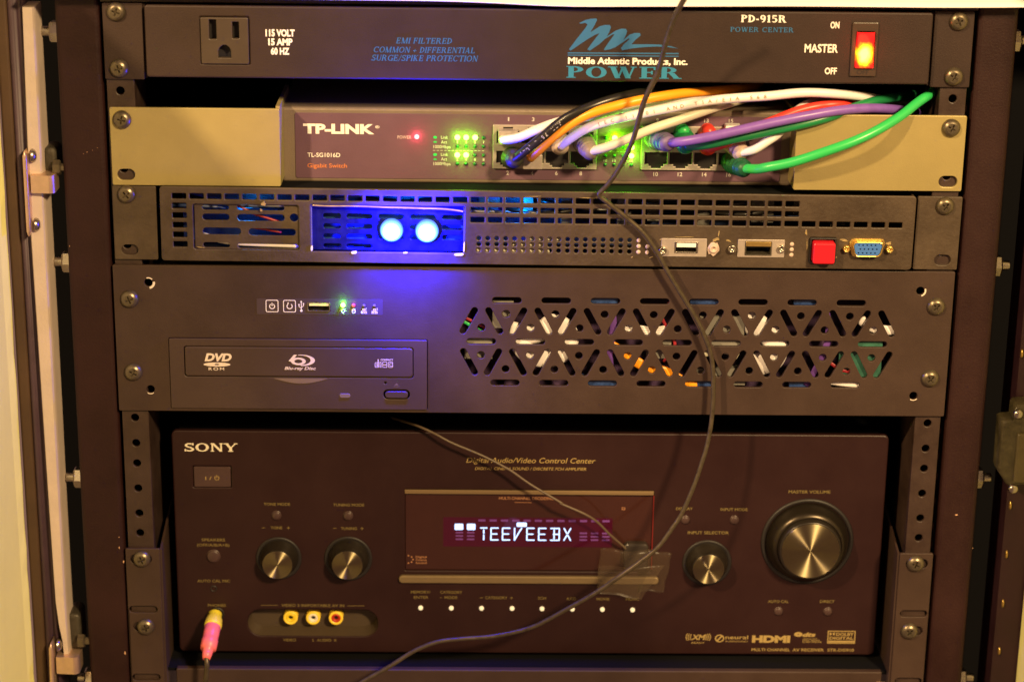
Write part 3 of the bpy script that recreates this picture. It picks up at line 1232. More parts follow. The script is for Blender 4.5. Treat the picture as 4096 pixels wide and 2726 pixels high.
tW = cable('patch_cable', 'long white cable with brown printing, widest arc across the switch', M_CW,
           zz((2, 0, 395, 1200, -8), (2, 0, 480, 1130, -2), (2, 0, 620, 1045, 4), (2, 0, 800, 985, 7), (2, 0, 1050, 930, 9), (2, 0, 1300, 880, 9), (2, 0, 1600, 825, 7), (2, 0, 1850, 800, 4), (3, 0, 0, 785, 2), (3, 0, 300, 757, 0), (3, 0, 600, 770, -4), (3, 0, 850, 800, -16), (3, 0, 1050, 830, -50), (3, 0, 1250, 850, -110)), 2.85,
           (12, -58, SF + 1.5), M_BOOTPK)
cable('patch_cable', 'grey cream cable in a large grey ribbed boot, lowest of the left bundle', M_CC,
      zz((2, 0, 640, 1235, 3), (2, 0, 760, 1205, 8), (2, 0, 950, 1135, 10), (2, 0, 1150, 1050, 9), (2, 0, 1350, 985, 5), (2, 0, 1550, 915, 0), (2, 0, 1750, 850, -12), (2, 0, 1950, 800, -50), (3, 0, 100, 770, -110)), 2.8,
      (26, -58.5, SF + 1.5), M_BOOTG, ribs=7)
cable('patch_cable', 'purple cable in a violet ribbed boot running up over the right ear', M_CP,
      zz((2, 0, 1270, 1165, 2), (2, 0, 1400, 1155, 8), (2, 0, 1600, 1120, 11), (2, 0, 1850, 1065, 11), (3, 0, 0, 1010, 10), (3, 0, 300, 950, 8), (3, 0, 600, 900, 3), (3, 0, 850, 885, -4), (3, 0, 1080, 900, -20), (3, 0, 1280, 930, -70)), 2.95,
      (66.5, -56.6, SF + 1.5), M_BOOTP, ribs=6)
cable('patch_cable', 'dark green cable slung under the purple one', M_CG,
      zz((2, 0, 1420, 1195, -2), (2, 0, 1600, 1178, 3), (2, 0, 1850, 1125, 5), (3, 0, 0, 1075, 5), (3, 0, 300, 1010, 5), (3, 0, 520, 950, 2), (3, 0, 700, 880, -4), (3, 0, 900, 820, -12), (3, 0, 1100, 785, -35), (3, 0, 1300, 760, -100)), 2.9,
      (83.5, -54.5, SF + 1.5), M_CG, ribs=4)
cable('patch_cable', 'red cable mostly hidden behind the purple one', M_CR,
      zz((2, 0, 1600, 1215, -6), (2, 0, 1750, 1165, -2), (2, 0, 1950, 1060, 0), (3, 0, 30, 990, 0), (3, 0, 250, 905, -2), (3, 0, 450, 862, -5), (3, 0, 650, 850, -12), (3, 0, 850, 845, -45), (3, 0, 1000, 830, -110)), 2.8,
      (97.5, -53.5, SF + 1.5), M_CR, ribs=4)
cable('patch_cable', 'cream cable looping up behind the purple one from a pale boot', M_CW,
      zz((2, 0, 1870, 1245, -3), (2, 0, 1980, 1220, 1), (3, 0, 0, 1150, 2), (3, 0, 90, 1085, 0), (3, 0, 160, 990, -4), (3, 0, 240, 900, -8), (3, 0, 360, 835, -16), (3, 0, 520, 815, -50), (3, 0, 700, 800, -110)), 2.75,
      (110.5, -57, SF + 1.5), M_BOOTPK, ribs=5)
cable('patch_cable', 'bright green cable sweeping across the right ear from a dark green boot', M_CG2,
      zz((2, 0, 1890, 1375, 3), (2, 0, 2000, 1380, 9), (3, 0, 0, 1365, 13), (3, 0, 200, 1325, 16), (3, 0, 450, 1245, 18), (3, 0, 700, 1155, 17), (3, 0, 900, 1060, 13), (3, 0, 1080, 950, 6), (3, 0, 1220, 840, -2), (3, 0, 1320, 770, -10), (3, 0, 1420, 690, -40)), 3.0,
      (111.5, -70.0, SF + 1.5), M_BOOTDG, ribs=6)
# pale boot latches that stick up above the ports
g = G().bbox(107, -51.6, SF + 2, 116, -47.6, SF + 10, .9)
put('latch_cover', g, M_CW, bpy.data.objects['patch_cable.008'])
g = G().lathe(97.6, -51.8, [(4.2, SF + 2), (4.3, SF + 7), (3.4, SF + 10), (1.2, SF + 11)], 18)
put('latch_cover', g, M_CR, bpy.data.objects['patch_cable.007'])
g = G().lathe(83.3, -51.6, [(3.9, SF + 2), (3.9, SF + 8), (3.0, SF + 10), (1, SF + 10.6)], 18)
put('latch_cover', g, M_CG2, bpy.data.objects['patch_cable.006'])
# printing along the cables
M_INK = mat('cable_ink', (.36, .24, .12), .6)


def cable_print(s, pts, size, m, parent, flip=False):
    """letters laid one by one along a line of points on the front of the cable"""
    P = [Vector(p) for p in pts]
    seg = [(P[i + 1] - P[i]).length for i in range(len(P) - 1)]
    tot = sum(seg)
    g = G()
    for k, ch in enumerate(s):
        if ch == ' ':
            continue
        d = tot * (k + .5) / len(s)
        i = 0
        while i < len(seg) - 1 and d > seg[i]:
            d -= seg[i]
            i += 1
        p = P[i].lerp(P[i + 1], d / seg[i])
        T = (P[i + 1] - P[i]).normalized()
        if flip:
            T = -T
        N = Vector((-T.y, T.x, 0)).normalized()
        vs, fs = font_mesh(ch, .004)
        a = (min(q[0] for q in vs) + max(q[0] for q in vs)) / 2
        h = size / CAPH
        g.add([tuple(p + T * ((q[0] - a) * h) + N * ((q[1] - CAPH / 2) * h)) for q in vs], fs)
    put('lettering', g, m, parent)


def front(pts, r):
    return [(p[0], p[1] + .15 * r, p[2] + r * .99 + .12) for p in pts]


cable_print('IEC 11801 AND TIA/EIA 568', front(zz((2, 0, 680, 1020, 5.4), (2, 0, 800, 985, 7), (2, 0, 1050, 930, 9), (2, 0, 1300, 880, 9), (2, 0, 1600, 825, 7), (2, 0, 1850, 800, 4), (3, 0, 0, 785, 2)), 2.85), 2.0, M_INK, tW)
bk = bpy.data.objects['patch_cable.001']
cable_print('APR 75°C (UL)'[::-1], front(zz((2, 0, 70, 1262, 3), (2, 0, 130, 1215, 6), (2, 0, 260, 1110, 10), (2, 0, 400, 998, 11.5)), 2.9), 2.1, M_GREYP, bk, True)

# ================================================================== 1U CHASSIS
c1 = thing('rack_computer', 'battered one unit black computer chassis with blue lamp window and red push button', 'computer', (0, -126, 0))
C0 = (0, -105.2)
ROT1 = -.0046


def r1(p):  # nothing is tilted while building; the whole unit is turned at the end
    return p


PW = 5.0
holes = []
X0, PIT = -205.6, 9.905
ROWT = -87.0
yA, yB, yC = -86.7, -92.6, -98.3   # tops of the slot rows (before the tilt)
H = 3.2
for k in range(36):
    x = X0 + PIT * k
    holes.append(rrect(x, yA - H, x + 7.9, yA, .5, 2))
for k in range(17, 36):
    x = X0 + PIT * k
    holes.append(rrect(x, yB - H, x + 7.9, yB, .5, 2))
    holes.append(rrect(x, yC - H, x + 7.9, yC, .5, 2))
for k in range(36, 42):
    x = X0 + PIT * k
    holes.append(rrect(x, yC - H, x + 7.7, yC, .5, 2))
for i in range(1, 6):
    holes.append(rrect(X0, yA - 5.62 * i - H, X0 + 7.9, yA - 5.62 * i, .5, 2))
holes.append(rrect(-194, -119.2, -134.4, -92.8, 1.2, 2))
holes.append(rrect(-127.6, -119.6, -40.6, -92.2, .4, 1))
dots = []
for k in range(18):
    for yy in (-110.7, -114.1, -117.5):
        dots.append((-32.3 + 5.04 * k, yy))
holes += [circ(x, y, 1.25, 14) for x, y in dots]
holes.append(rrect(79, -117.6, 92.3, -110.8, .3, 1))
holes.append(rrect(119.2, -118.4, 134.3, -110, .3, 1))
holes.append(rrect(156.2, -122.4, 170.9, -107.6, .3, 1))
g = plate(G(), rrect(-212.6, -126.2, 215.2, -82.8, 2.0), holes, 3.2, PW, .55)
g.box(-212, -125.6, -6, -211, -83.6, 3.1).box(213.6, -125.6, -6, 214.6, -83.6, 3.1)
put('face_panel', g, M_ONEU, c1)
put('case_shell', G().box(-211, -125.8, -240, 213.6, -124.4, 3).box(-211, -86.2, -240, 213.6, -85.0, 3), M_VOID, c1)  # near-black colour stands for the shadow in the gap above the chassis
for a, b in ((-239.5, -215.0), (216.6, 242)):
    sl = (-235.6, -123, -226.2, -116.8) if a < 0 else (228.6, -125, 238.1, -118.9)
    top, bot = (-83.2, -126.3) if a < 0 else (-84.2, -127.0)
    dy = 1.1 if a < 0 else -1.1
    top, bot = -83.6, -126.6
    sl = (sl[0], -123.9 + .0, sl[2], -117.8)
    g = plate(G(), rrect(a, bot, b, top, .8), [rrect(*sl, 3.0, 5)], -.1, 2.1, .35)
    put('rack_ear', g, M_ONEU, c1)
screw(c1, -231.4, -88.2, 2.2, .9)
screw(c1, 232.2, -89.9 + 1.1, 2.2, .6)
# left inset: a slotted bay cover set behind the face
ih = []
for (a, b, y0, y1) in ((-189, -174, -96.6, -93.6), (-169.4, -142.6, -96.6, -93.6), (-189, -173.8, -102.6, -98.9), (-169.3, -142.6, -102.8, -98.9), (-189, -167.5, -111, -107), (-163, -136.4, -111.2, -107.2), (-189, -173.9, -118.6, -115.6), (-169.4, -135, -118.8, -115.8)):
    ih.append(rrect(a, y0, b, y1, 1.9, 5))
ih.append(circ(-137.2, -100.6, 2.4, 16))
g = plate(G(), rrect(-193.6, -119.6, -134.2, -92.4, .8), ih, 1.6, 3.0, .3)
put('bay_cover', g, M_ONEU, c1)
# blue window: a slotted bay behind a dark acrylic strip
wh = []
for row in range(3):
    y = -98.4 - row * 6.0
    for (a, b) in ((-121, -110.9), (-107.7, -93), (-89.8, -75), (-71.8, -57.2), (-53.5, -41.5)):
        wh.append(rrect(a, y - 3, b, y, 1.45, 4))
for (a, b) in ((-121, -110.9), (-107.7, -93)):
    wh.append(rrect(a, -118.7, b, -116.2, 1.2, 4))
g = plate(G(), rrect(-127.8, -120, -40.4, -92, .3, 1), wh, -1.2, .2, .3)
bay = put('lamp_bay', g, M_ACRYL, c1)
put('bay_back', G().box(-126, -120, -7, -41, -92.5, -6), mat('bay_back_blue_lit', (.02, .10, .30), .5, noise=.5, nscale=120), bay)  # plate added behind the slots, blue lamp light painted into its colour
put('bay_side', G().box(-127.9, -120.4, .3, -127.2, -91.8, 3.0), M_GREYC, bay)
put('bay_side', G().box(-41.2, -120.4, .3, -40.4, -91.8, 3.0), M_GREYC, bay)
g = G().tube([(-127, -92.9, 3.6), (-118, -93.2, 4.0), (-105, -93.0, 4.2), (-90, -93.3, 4.0), (-70, -93.6, 4.0), (-55, -93.8, 4.2), (-46, -94.6, 4.2), (-41.4, -95.4, 4)], .55, 8, 6)
put('bay_trim', g, M_COPPER, bay)
g = G()
for (a, b, c, d) in ((-105, -120.8, -101.5, -118.9), (-127.9, -119.4, -126.6, -116), (-75.5, -120.2, -72.8, -119.2), (-46.5, -121.2, -40.8, -119.4), (-41.2, -119, -40.3, -112.5)):
    pts = [(a + (c - a) * x, b + (d - b) * y) for x, y in ((0, .3), (.2, 0), (.8, .1), (1, .5), (.9, 1), (.4, .9), (.1, .8))]
    put('glue_dab', G().prism(pts, PW + .02, PW + .5, .1), mat('glue_white', (.75, .70, .66), .4), bay)
for (x, y) in ((-82.0, -107.0), (-61.9, -107.2)):
    g = G()
    prof = [(6.3, 1.2), (6.6, 3.2), (6.4, 4.6), (5.6, 6.2), (4.3, 7.4), (2.6, 8.2), (.05, 8.6)]
    g.lathe(x, y, prof, 32)
    put('blue_lamp', g, M_BLUELED, c1, (x, y, 4))
    for sg in (-1, 1):
        beam(c1, x, y, 14, (0, .72 * sg, -.69), 3.6, (.006, .004, 1), 2.6)
    glow(c1, x, y, 14, .42, (.006, .004, 1), 2.6)
glow(c1, -72, -98, -12, .09, (0, .2, 1), 3)  # added blue lights inside the case stand in for leakage from the lamps
glow(c1, -165, -100, -14, .016, (0, .30, 1), 3)
glow(c1, -8, -96, -14, .035, (0, .25, 1), 3)
# wires and boards inside
for i in range(14):
    x = -205 + i * 27 + random.uniform(-8, 8)
    y = random.uniform(-101, -92)
    put('inner_cable', G().tube([(x - 30, y + random.uniform(-4, 4), -14 - random.random() * 12), (x, y, -10), (x + 30, y + random.uniform(-5, 4), -14 - random.random() * 12)], random.uniform(.7, 1.5), 8, 6), random.choice((M_CK, M_GREYC, M_BLUEIN)), c1)
for (a, b) in (((-176, -92), (-158, -101)), ((-166, -98), (-142, -106)), ((-167, -107), (-145, -110.5))):
    put('red_wire', G().tube([(a[0], a[1], -1.5), ((a[0] + b[0]) / 2, (a[1] + b[1]) / 2 + .6, -.5), (b[0], b[1], -2)], .75, 8, 6), M_WIRER, c1)
g = G().tube([(-190, -113, -3), (-176, -116, -.6), (-160, -117.0, -.4), (-134, -117.8, -.6)], 1.7, 10, 6)
put('white_wire', g, M_CW, c1)
g = G().box(-205, -125, -40, 205, -84.6, -34)
put('inner_wall', g, M_BLUEIN, c1)
for i in range(9):
    x = -30 + i * 25 + random.uniform(-6, 6)
    put('inner_part', G().box(x, -104 - random.random() * 6, -30, x + random.uniform(4, 14), -88 - random.random() * 5, -16 - random.random() * 8), M_GREYC, c1)
put('card_edge', G().box(-34, -119.3, 1.0, 8, -116.6, 2.6), M_CC, c1)
put('card_edge', G().box(-13, -115.4, 1.0, 6, -112.6, 2.4), M_CC, c1)
put('card_edge', G().box(-4, -112, 1.0, 14, -109.6, 2.2), M_CC, c1)
# plugged holes
for x, y in ((58.6, -110.7), (58.6, -114.1), (58.6, -117.5), (63.6, -114.3), (63.6, -117.7), (146, -111.8), (146, -114.9), (146, -118.1)):
    put('glue_plug', G().lathe(x, y, [(1.25, PW), (1.2, PW + .25), (.6, PW + .5), (.05, PW + .55)], 14), M_BOOTPK, c1)
# USB, HDMI
g = plate(G(), rrect(71.4, -119.8, 97.4, -109.1, .3, 1), [rrect(79.2, -117.4, 92.1, -111, .5, 2)], PW + .05, PW + .6, .15)
up = put('usb_socket', g, M_PLATE, c1)
g = plate(G(), rrect(79, -117.6, 92.3, -110.8, .5, 2), [rrect(79.8, -116.9, 91.5, -111.5, .4, 2)], -6, PW + 1.2, .2)
put('usb_shell', g, M_STEEL, up)
g = G().bbox(80.2, -114.2, -5, 91.2, -111.6, PW + .8, .2)
put('usb_tongue', g, M_PAPER, up)
g = plate(G(), rrect(115, -119.6, 141.8, -109.2, .3, 1), [rrect(119.4, -118.3, 134.2, -110.2, .4, 2)], PW + .05, PW + .6, .15)
hp = put('hdmi_socket', g, M_PLATE, c1)
g = plate(G(), rrect(119.2, -118.4, 134.4, -110.1, .4, 2), [rrect(119.9, -117.8, 133.7, -113.2, .4, 2)], -6, PW + 1.2, .2)
put('hdmi_shell', g, M_DARKMET, hp)
g = G().bbox(119.6, -113, PW + 1.2, 134, -110.3, PW + 1.6, .2)
put('hdmi_lip', g, M_GOLD, hp)
for k, (x, y, m, rr) in enumerate(((72.3, -116.0, M_STEEL, 2.3), (101.2, -114.6, M_BOOTPK, 3.3), (111.7, -114.6, M_STEEL, 2.5), (139.9, -114.1, M_STEEL, 2.2))):
    g = G()
    if rr > 3:
        pts = [(x + rr * 1.1 * random.uniform(.75, 1.15) * math.cos(a), y + rr * 1.3 * random.uniform(.75, 1.15) * math.sin(a)) for a in [2 * PI * i / 16 for i in range(16)]]
        g.prism(pts, PW + .02, PW + 1.2, .6)
    g.lathe(x, y, [(min(rr, 2.4), PW + .1), (min(rr, 2.4), PW + 2.4), (1.9, PW + 2.8), (1.2, PW + 2.4), (.9, PW + 1.4), (.05, PW + 1.2)], 18)
    put('socket_post', g, m, c1)
# dried glue and scuffs round the sockets
M_SMEAR = mat('dried_glue', (.30, .22, .10), .35, noise=.4, nscale=300)
for (c, r, x, y, sx, sy, ang) in ((2, 1, 1688, 468, 5, 34, -.15), (2, 1, 1660, 520, 34, 14, .2), (2, 1, 1650, 640, 16, 9, .5), (3, 1, 312, 455, 10, 34, .1), (3, 1, 318, 560, 4, 60, .05), (3, 1, 430, 518, 55, 5, .03), (3, 1, 620, 520, 40, 10, -.2), (3, 1, 985, 545, 30, 12, .3), (3, 1, 555, 660, 14, 6, .2),
                            (2, 1, 1215, 520, 14, 5, .4), (2, 1, 980, 665, 12, 4, .6), (2, 1, 1140, 665, 22, 5, .3), (2, 1, 1770, 530, 26, 8, -.3), (2, 1, 1400, 500, 90, 3, .02), (2, 1, 160, 175, 90, 3, .03), (2, 1, 620, 185, 70, 3, -.02), (1, 1, 60, 245, 22, 22, .1), (1, 1, 40, 295, 12, 14, .1), (0, 1, 1640, 602, 40, 4, -.1)):
    p = Z(c, r, x, y, PW)
    k = 11
    pts = []
    for i in range(k):
        t = 2 * PI * i / k
        q = random.uniform(.55, 1.15)
        du, dv = sx * K / 7 * math.cos(t) * q, sy * K / 7 * math.sin(t) * q
        pts.append((p[0] + du * math.cos(ang) - dv * math.sin(ang), p[1] + du * math.sin(ang) + dv * math.cos(ang)))
    put('glue_smear', G().prism(pts, PW - .1, PW + random.uniform(.12, .5), .1), M_SMEAR, c1)
# red button
g = plate(G(), rrect(155.9, -122.6, 171.2, -107.5, .5, 2), [rrect(157, -121.6, 170.2, -108.4, .4, 1)], PW - 1, PW + 1.8, .3)
rb = put('push_button', g, M_SOCKET, c1)
g = G().bbox(157.4, -121.4, -2, 169.9, -109.1, 12, .9, 1.2)
put('button_cap', g, M_RED, rb)
# VGA
g = G()
dsh = [(178.6, -110.2), (179.6, -108.1), (181.4, -107.6), (196.2, -107.6), (198.0, -108.1), (198.9, -110.2), (197.6, -116.4), (196.4, -118.2), (194.6, -118.7), (182.8, -118.7), (181, -118.2), (179.9, -116.4)]
g.prism(dsh, PW + .02, PW + 1.2, .4)
vg = put('vga_socket', g, M_GOLD, c1)
cx, cy = 188.75, -113.2
g = plate(G(), [(cx + (p[0] - cx) * .86, cy + (p[1] - cy) * .80) for p in dsh], [[(cx + (p[0] - cx) * .80, cy + (p[1] - cy) * .68) for p in dsh]], PW + 1, PW + 4.6, .3)
put('socket_shell', g, M_GOLD, vg)
ph = []
for row, (n, off) in enumerate(((5, 0), (5, 1.1), (5, 0))):
    for k in range(n):
        ph.append(circ(183.6 + k * 2.35 + off * .8, -110.9 - row * 2.3, .5, 8))
g = plate(G(), [(cx + (p[0] - cx) * .79, cy + (p[1] - cy) * .66) for p in dsh], ph, PW + 1.3, PW + 4.0, .2)
put('pin_insert', g, M_VGAB, vg)
for x in (177.0, 201.6):
    g = G().lathe(x, -113.6, [(2.2, PW + .1), (2.2, PW + 2.8), (1.8, PW + 3.2), (1.1, PW + 2.8), (.9, PW + 1.5), (.05, PW + 1.4)], 6)
    put('jack_nut', g, M_GOLD, c1)
c1.rotation_euler = (0, .0045, 0)

# ================================================================== 2U SERVER
c2 = thing('rack_server', 'black two unit server faced with a triangular vent pattern and an optical drive', 'server', (0, -217, 0))
FV = 2.2
holes = []
P = 28.36


def slot_h(x, y, L=17.0, h=3.7):
    return capsule((x - L / 2 + h / 2, y), (x + L / 2 - h / 2, y), h / 2)


for k in range(8):
    holes.append(slot_h(-15.9 + P * k, -148.1))
    holes.append(circ(-16.2 + P * k, -156.2, 2.25, 18))
    holes.append(circ(-16.2 + P * k, -189.75, 2.25, 18))
    holes.append(slot_h(-16.4 + P * k, -198.2))
for k in range(9):
    holes.append(circ(-30.4 + P * k, -164.6, 2.25, 18))
    holes.append(slot_h(-30.4 + P * k, -173.0))
    holes.append(circ(-30.5 + P * k, -181.3, 2.25, 18))
for k in range(8):
    x = -16.2 + P * k
    holes.append(capsule((x - 10.2, -154.3), (x - 3.5, -166.8), 1.9))
    holes.append(capsule((x + 10.2, -154.3), (x + 3.5, -166.8), 1.9))
for x, s in ((-16.2 - P, 1), (-16.2 + P * 8, -1)):
    holes.append(capsule((x + 10.2 * s, -154.3), (x + 3.5 * s, -166.8), 1.9))
for k in range(9):
    x = -30.5 + P * k
    holes.append(capsule((x - 10.3, -179.2), (x - 3.6, -192.0), 1.9))
    holes.append(capsule((x + 10.3, -179.2), (x + 3.6, -192.0), 1.9))
corner = [(-221.1, -139.2), (-222.4, -203.8), (222.0, -140.4), (222.5, -204.4)]
holes += [circ(x, y, 2.4, 18) for x, y in corner]
holes.append(rrect(-210.9, -215.2, -61.5, -172.2, .5, 1))
holes.append(rrect(-130.6, -155.5, -117.4, -150.0, .3, 1))
g = plate(G(), rrect(-241.2, -217.1, 241.3, -128.9, .8), holes, 0, FV, .28)
put('face_panel', g, M_PANEL, c2)
g = G().box(-215, -216.4, -320, 215, -215.5, -.1).box(-215, -130.4, -320, 215, -129.6, -.1).box(-215, -215.4, -320, -214, -130.5, -.1).box(214, -215.4, -320, 215, -130.5, -.1)
put('case_shell', g, M_DARKMET, c2)
for x, y in ((-232.2, -149.0), (-231.9, -193.2), (231.6, -149.6), (231.4, -193.4)):
    screw(c2, x, y, FV)
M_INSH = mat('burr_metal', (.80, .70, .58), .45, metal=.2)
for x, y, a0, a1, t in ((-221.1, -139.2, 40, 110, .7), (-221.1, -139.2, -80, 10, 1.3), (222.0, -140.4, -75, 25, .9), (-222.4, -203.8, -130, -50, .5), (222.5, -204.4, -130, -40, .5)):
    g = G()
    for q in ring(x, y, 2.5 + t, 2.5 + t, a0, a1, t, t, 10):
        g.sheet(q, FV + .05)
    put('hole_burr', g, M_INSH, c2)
# control strip
g = plate(G(), rrect(-159.6, -157.6, -87.3, -148.1, .5, 2), [rrect(-130.7, -155.7, -117.3, -149.8, .3, 1)], FV + .02, FV + .12, .02)
strip = put('control_strip', g, mat('strip_film', (.06, .042, .044), .3), c2)
SWp = FV + .3
g = G()


def box_line(g, x0, y0, x1, y1, r, t, w):
    o, i = rrect(x0, y0, x1, y1, r, 3), rrect(x0 + t, y0 + t, x1 - t, y1 - t, r - t * .6, 3)
    n = len(o)
    for k in range(n):
        g.sheet([o[k], o[(k + 1) % n], i[(k + 1) % n], i[k]], w)


for x0 in (-154.4, -144.4):
    box_line(g, x0, -156.2, x0 + 7.3, -148.85, .9, .42, SWp)
for q in ring(-150.75, -152.7, 1.7, 1.7, 120, 420, .5, .5, 18):
    g.sheet(q, SWp)
line(g, -150.75, -152.5, -150.75, -150.6, .5, SWp)
for q in ring(-140.7, -152.6, 1.75, 1.75, 125, 415, .5, .5, 18):
    g.sheet(q, SWp)
g.sheet([(-142.1, -150.6), (-141.1, -150.2), (-141.5, -151.6)], SWp + .02)
x = -134.0
line(g, x, -155.2, x, -149.6, .42, SWp)
g.sheet([(x - .6, -150.2), (x + .6, -150.2), (x, -149.0)], SWp + .02)
g.sheet(circ(x, -155.2, .75, 12), SWp + .02)
line(g, x, -153.9, x - 1.3, -152.7, .38, SWp + .01)
line(g, x - 1.3, -152.8, x - 1.3, -151.7, .38, SWp)
line(g, x, -153.2, x + 1.3, -152.2, .38, SWp + .01)
line(g, x + 1.3, -152.3, x + 1.3, -151.2, .38, SWp)
g.sheet(circ(x - 1.3, -151.6, .45, 8), SWp + .02)
g.sheet(rrect(x + .9, -151.4, x + 1.7, -150.6, .05, 1), SWp + .02)
for q in ring(-110.1, -155.2, 1.0, 1.0, -60, 240, .35, .35, 14):
    g.sheet(q, SWp)
line(g, -110.6, -156.3, -109.6, -156.3, .6, SWp)
for a in (0, 45, 90, 135, 180):
    a = math.radians(a)
    line(g, -110.1 + 1.35 * math.cos(a), -155.2 + 1.35 * math.sin(a), -110.1 + 1.9 * math.cos(a), -155.2 + 1.9 * math.sin(a), .3, SWp)
box_line(g, -105.1, -156.5, -102.9, -153.9, .7, .35, SWp)
for q in ring(-104, -154.6, 1.1, .6, 0, 360, .3, .3, 16):
    g.sheet(q, SWp + .02)
for x, s in ((-98.1, '1'), (-92.0, '2')):
    box_line(g, x - .8, -154.9, x + .8, -153.7, .1, .32, SWp)
    box_line(g, x - 1.7, -156.6, x - .2, -155.6, .1, .3, SWp)
    box_line(g, x + .2, -156.6, x + 1.7, -155.6, .1, .3, SWp)
    line(g, x - 1.7, -155.25, x + 1.7, -155.25, .28, SWp)
    text(g, s, x + 1.1, x + (1.4 if s == '1' else 1.9), -154.4, 1.1, SWp, .01)
put('icon_print', g, M_WHITE, strip)
g = plate(G(), rrect(-130.6, -155.6, -117.4, -149.9, .4, 1), [rrect(-130.0, -155.0, -118.0, -150.5, .3, 1)], -8, FV + .5, .2)
us = put('usb_socket', g, M_STEEL, c2)
g = G().bbox(-129.6, -152.5, -7, -118.4, -150.7, FV - .2, .2)
put('usb_tongue', g, M_WHITE, us)
g = G().box(-130, -155, -8.5, -118, -150.5, -7.5)
put('usb_back', g, M_SOCKET, us)
led(c2, -110.1, -151.75, FV + .1, 1.35, M_LEDG, 'power_light')
glow(c2, -110.1, -151.2, FV + 3.8, .007, GREEN, 1.2)
led(c2, -104, -151.7, FV + .1, 1.1, M_LEDRD, 'disk_light')
glow(c2, -104, -151.7, FV + 3.5, .0004, (1, .1, .15), 1)
for x in (-98, -92):
    led(c2, x, -151.85, FV + .1, .9, M_LEDW)
# optical drive
DV = 3.2
g = plate(G(), rrect(-210.6, -215.1, -61.8, -172.4, .5, 1), [rrect(-202.2, -195.5, -69.6, -176.8, 1.6, 4), rrect(-87.2, -208.6, -71.8, -202.6, 2.9, 6), circ(-86, -198.5, .7, 10)], -8, DV, .35)
g.box(-210, -214.5, -160, -62.4, -173, -8.1)
dr = put('optical_drive', g, mat('drive_plastic', (.050, .030, .023), .45, noise=.1, nscale=26, bump=.1, bscale=1500), c2)
g = G().bbox(-201.8, -195.15, -6, -70.0, -177.15, DV + .1, .8, 1.5)
put('tray_door', g, MATS['drive_plastic'], dr)
g = G().bbox(-86.2, -207.8, -6, -72.8, -203.6, DV + .5, .5, 1.9, 5)
put('eject_button', g, MATS['drive_plastic'], dr)
g = G().bbox(-112.7, -207.8, DV - .5, -106.4, -205.2, DV + .25, .2, 1.2, 4)
put('activity_window', g, M_LEDW, dr)
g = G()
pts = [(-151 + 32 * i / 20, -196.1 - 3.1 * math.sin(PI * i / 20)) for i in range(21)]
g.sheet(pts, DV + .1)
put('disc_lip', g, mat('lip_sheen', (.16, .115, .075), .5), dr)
g = G()
g.sheet([(-80.9, -200.0), (-78.2, -200.0), (-79.4, -198.4)], DV + .1)
line(g, -81.2, -200.7, -77.8, -200.7, .35, DV + .1)
put('eject_mark', g, mat('moulded_mark', (.13, .09, .07), .5), dr)
DL = DV + .25
M_CREAMP = mat('print_cream', (.70, .60, .48), .6)
g = G()
text(g, 'DVD', -190.4, -174.7, -185.7, 4.3, DL, .05, .25)
for q in ring(-183.3, -187.9, 7.8, 1.25, 0, 360, 6.4, .85, 30):
    g.sheet(q, DL)
put('disc_lettering', g, M_CREAMP, dr)
put('disc_lettering', text(G(), 'ROM', -188.2, -179.2, -191.45, 1.7, DL, .015, 0, 1.35), M_CREAMP, dr)
g = G()
# the disc emblem: a leaning b inside an arc
for q in ring(-136.2, -185.6, 4.3, 2.3, 0, 360, 2.0, 1.1, 26):
    g.sheet(q, DL)
g.sheet([(-141.9, -185.4), (-138.7, -181.6), (-136.9, -181.6), (-140.2, -186.0)], DL + .02)
o = [(-134.6 + 8.0 * math.cos(a), -185.0 + 3.45 * math.sin(a)) for a in [math.radians(100 - 190 * i / 20) for i in range(21)]]
i_ = [(-135.2 + 6.1 * math.cos(a), -184.9 + 2.95 * math.sin(a)) for a in [math.radians(104 - 196 * i / 20) for i in range(21)]]
for k in range(20):
    g.sheet([o[k], o[k + 1], i_[k + 1], i_[k]], DL)
put('disc_emblem', g, M_CREAMP, dr)
put('disc_lettering', text(G(), 'Blu-ray Disc', -144.3, -126.1, -190.7, 1.75, DL, .025, .25), M_CREAMP, dr)
put('disc_lettering', text(G(), 'COMPACT', -88.7, -81.4, -184.8, 1.0, DL, .03), M_CREAMP, dr)
g = G()
for k, (x0, x1) in enumerate(((-92, -89.7), (-89.2, -88.2), (-87.6, -84.9), (-84.3, -81.5))):
    if k == 0:
        box_line(g, x0, -189, x1, -185.9, .4, .3, DL)
        box_line(g, x1 - .7, -189, x1, -183.9, .3, .28, DL + .02)
        box_line(g, x0 + .8, -188.2, x1 - .8, -186.8, .2, .22, DL + .02)
    elif k == 1:
        box_line(g, x0, -189, x1, -185.6, .3, .3, DL)
    elif k == 2:
        for (y0, y1) in ((-189, -187.3), (-187.4, -185.5)):
            box_line(g, x0, y0, x1, y1, .3, .3, DL + (.02 if y0 > -188 else 0))
    else:
        box_line(g, x0, -189, x1, -185.5, .5, .3, DL)
        box_line(g, x0 + .8, -188.2, x1, -186.3, .3, .28, DL + .02)
put('disc_emblem', g, MATS['print_cream'], dr)
# parts seen through the vents


def inner(name, pts, r, m, squash=.3):
    g = G().tube(pts, r, 12, 8)
    top = max(q[2] for q in g.v)
    g.v = [(q[0], q[1], -.35 + (q[2] - top) * squash) for q in g.v]
    return put(name, g, m, c2)


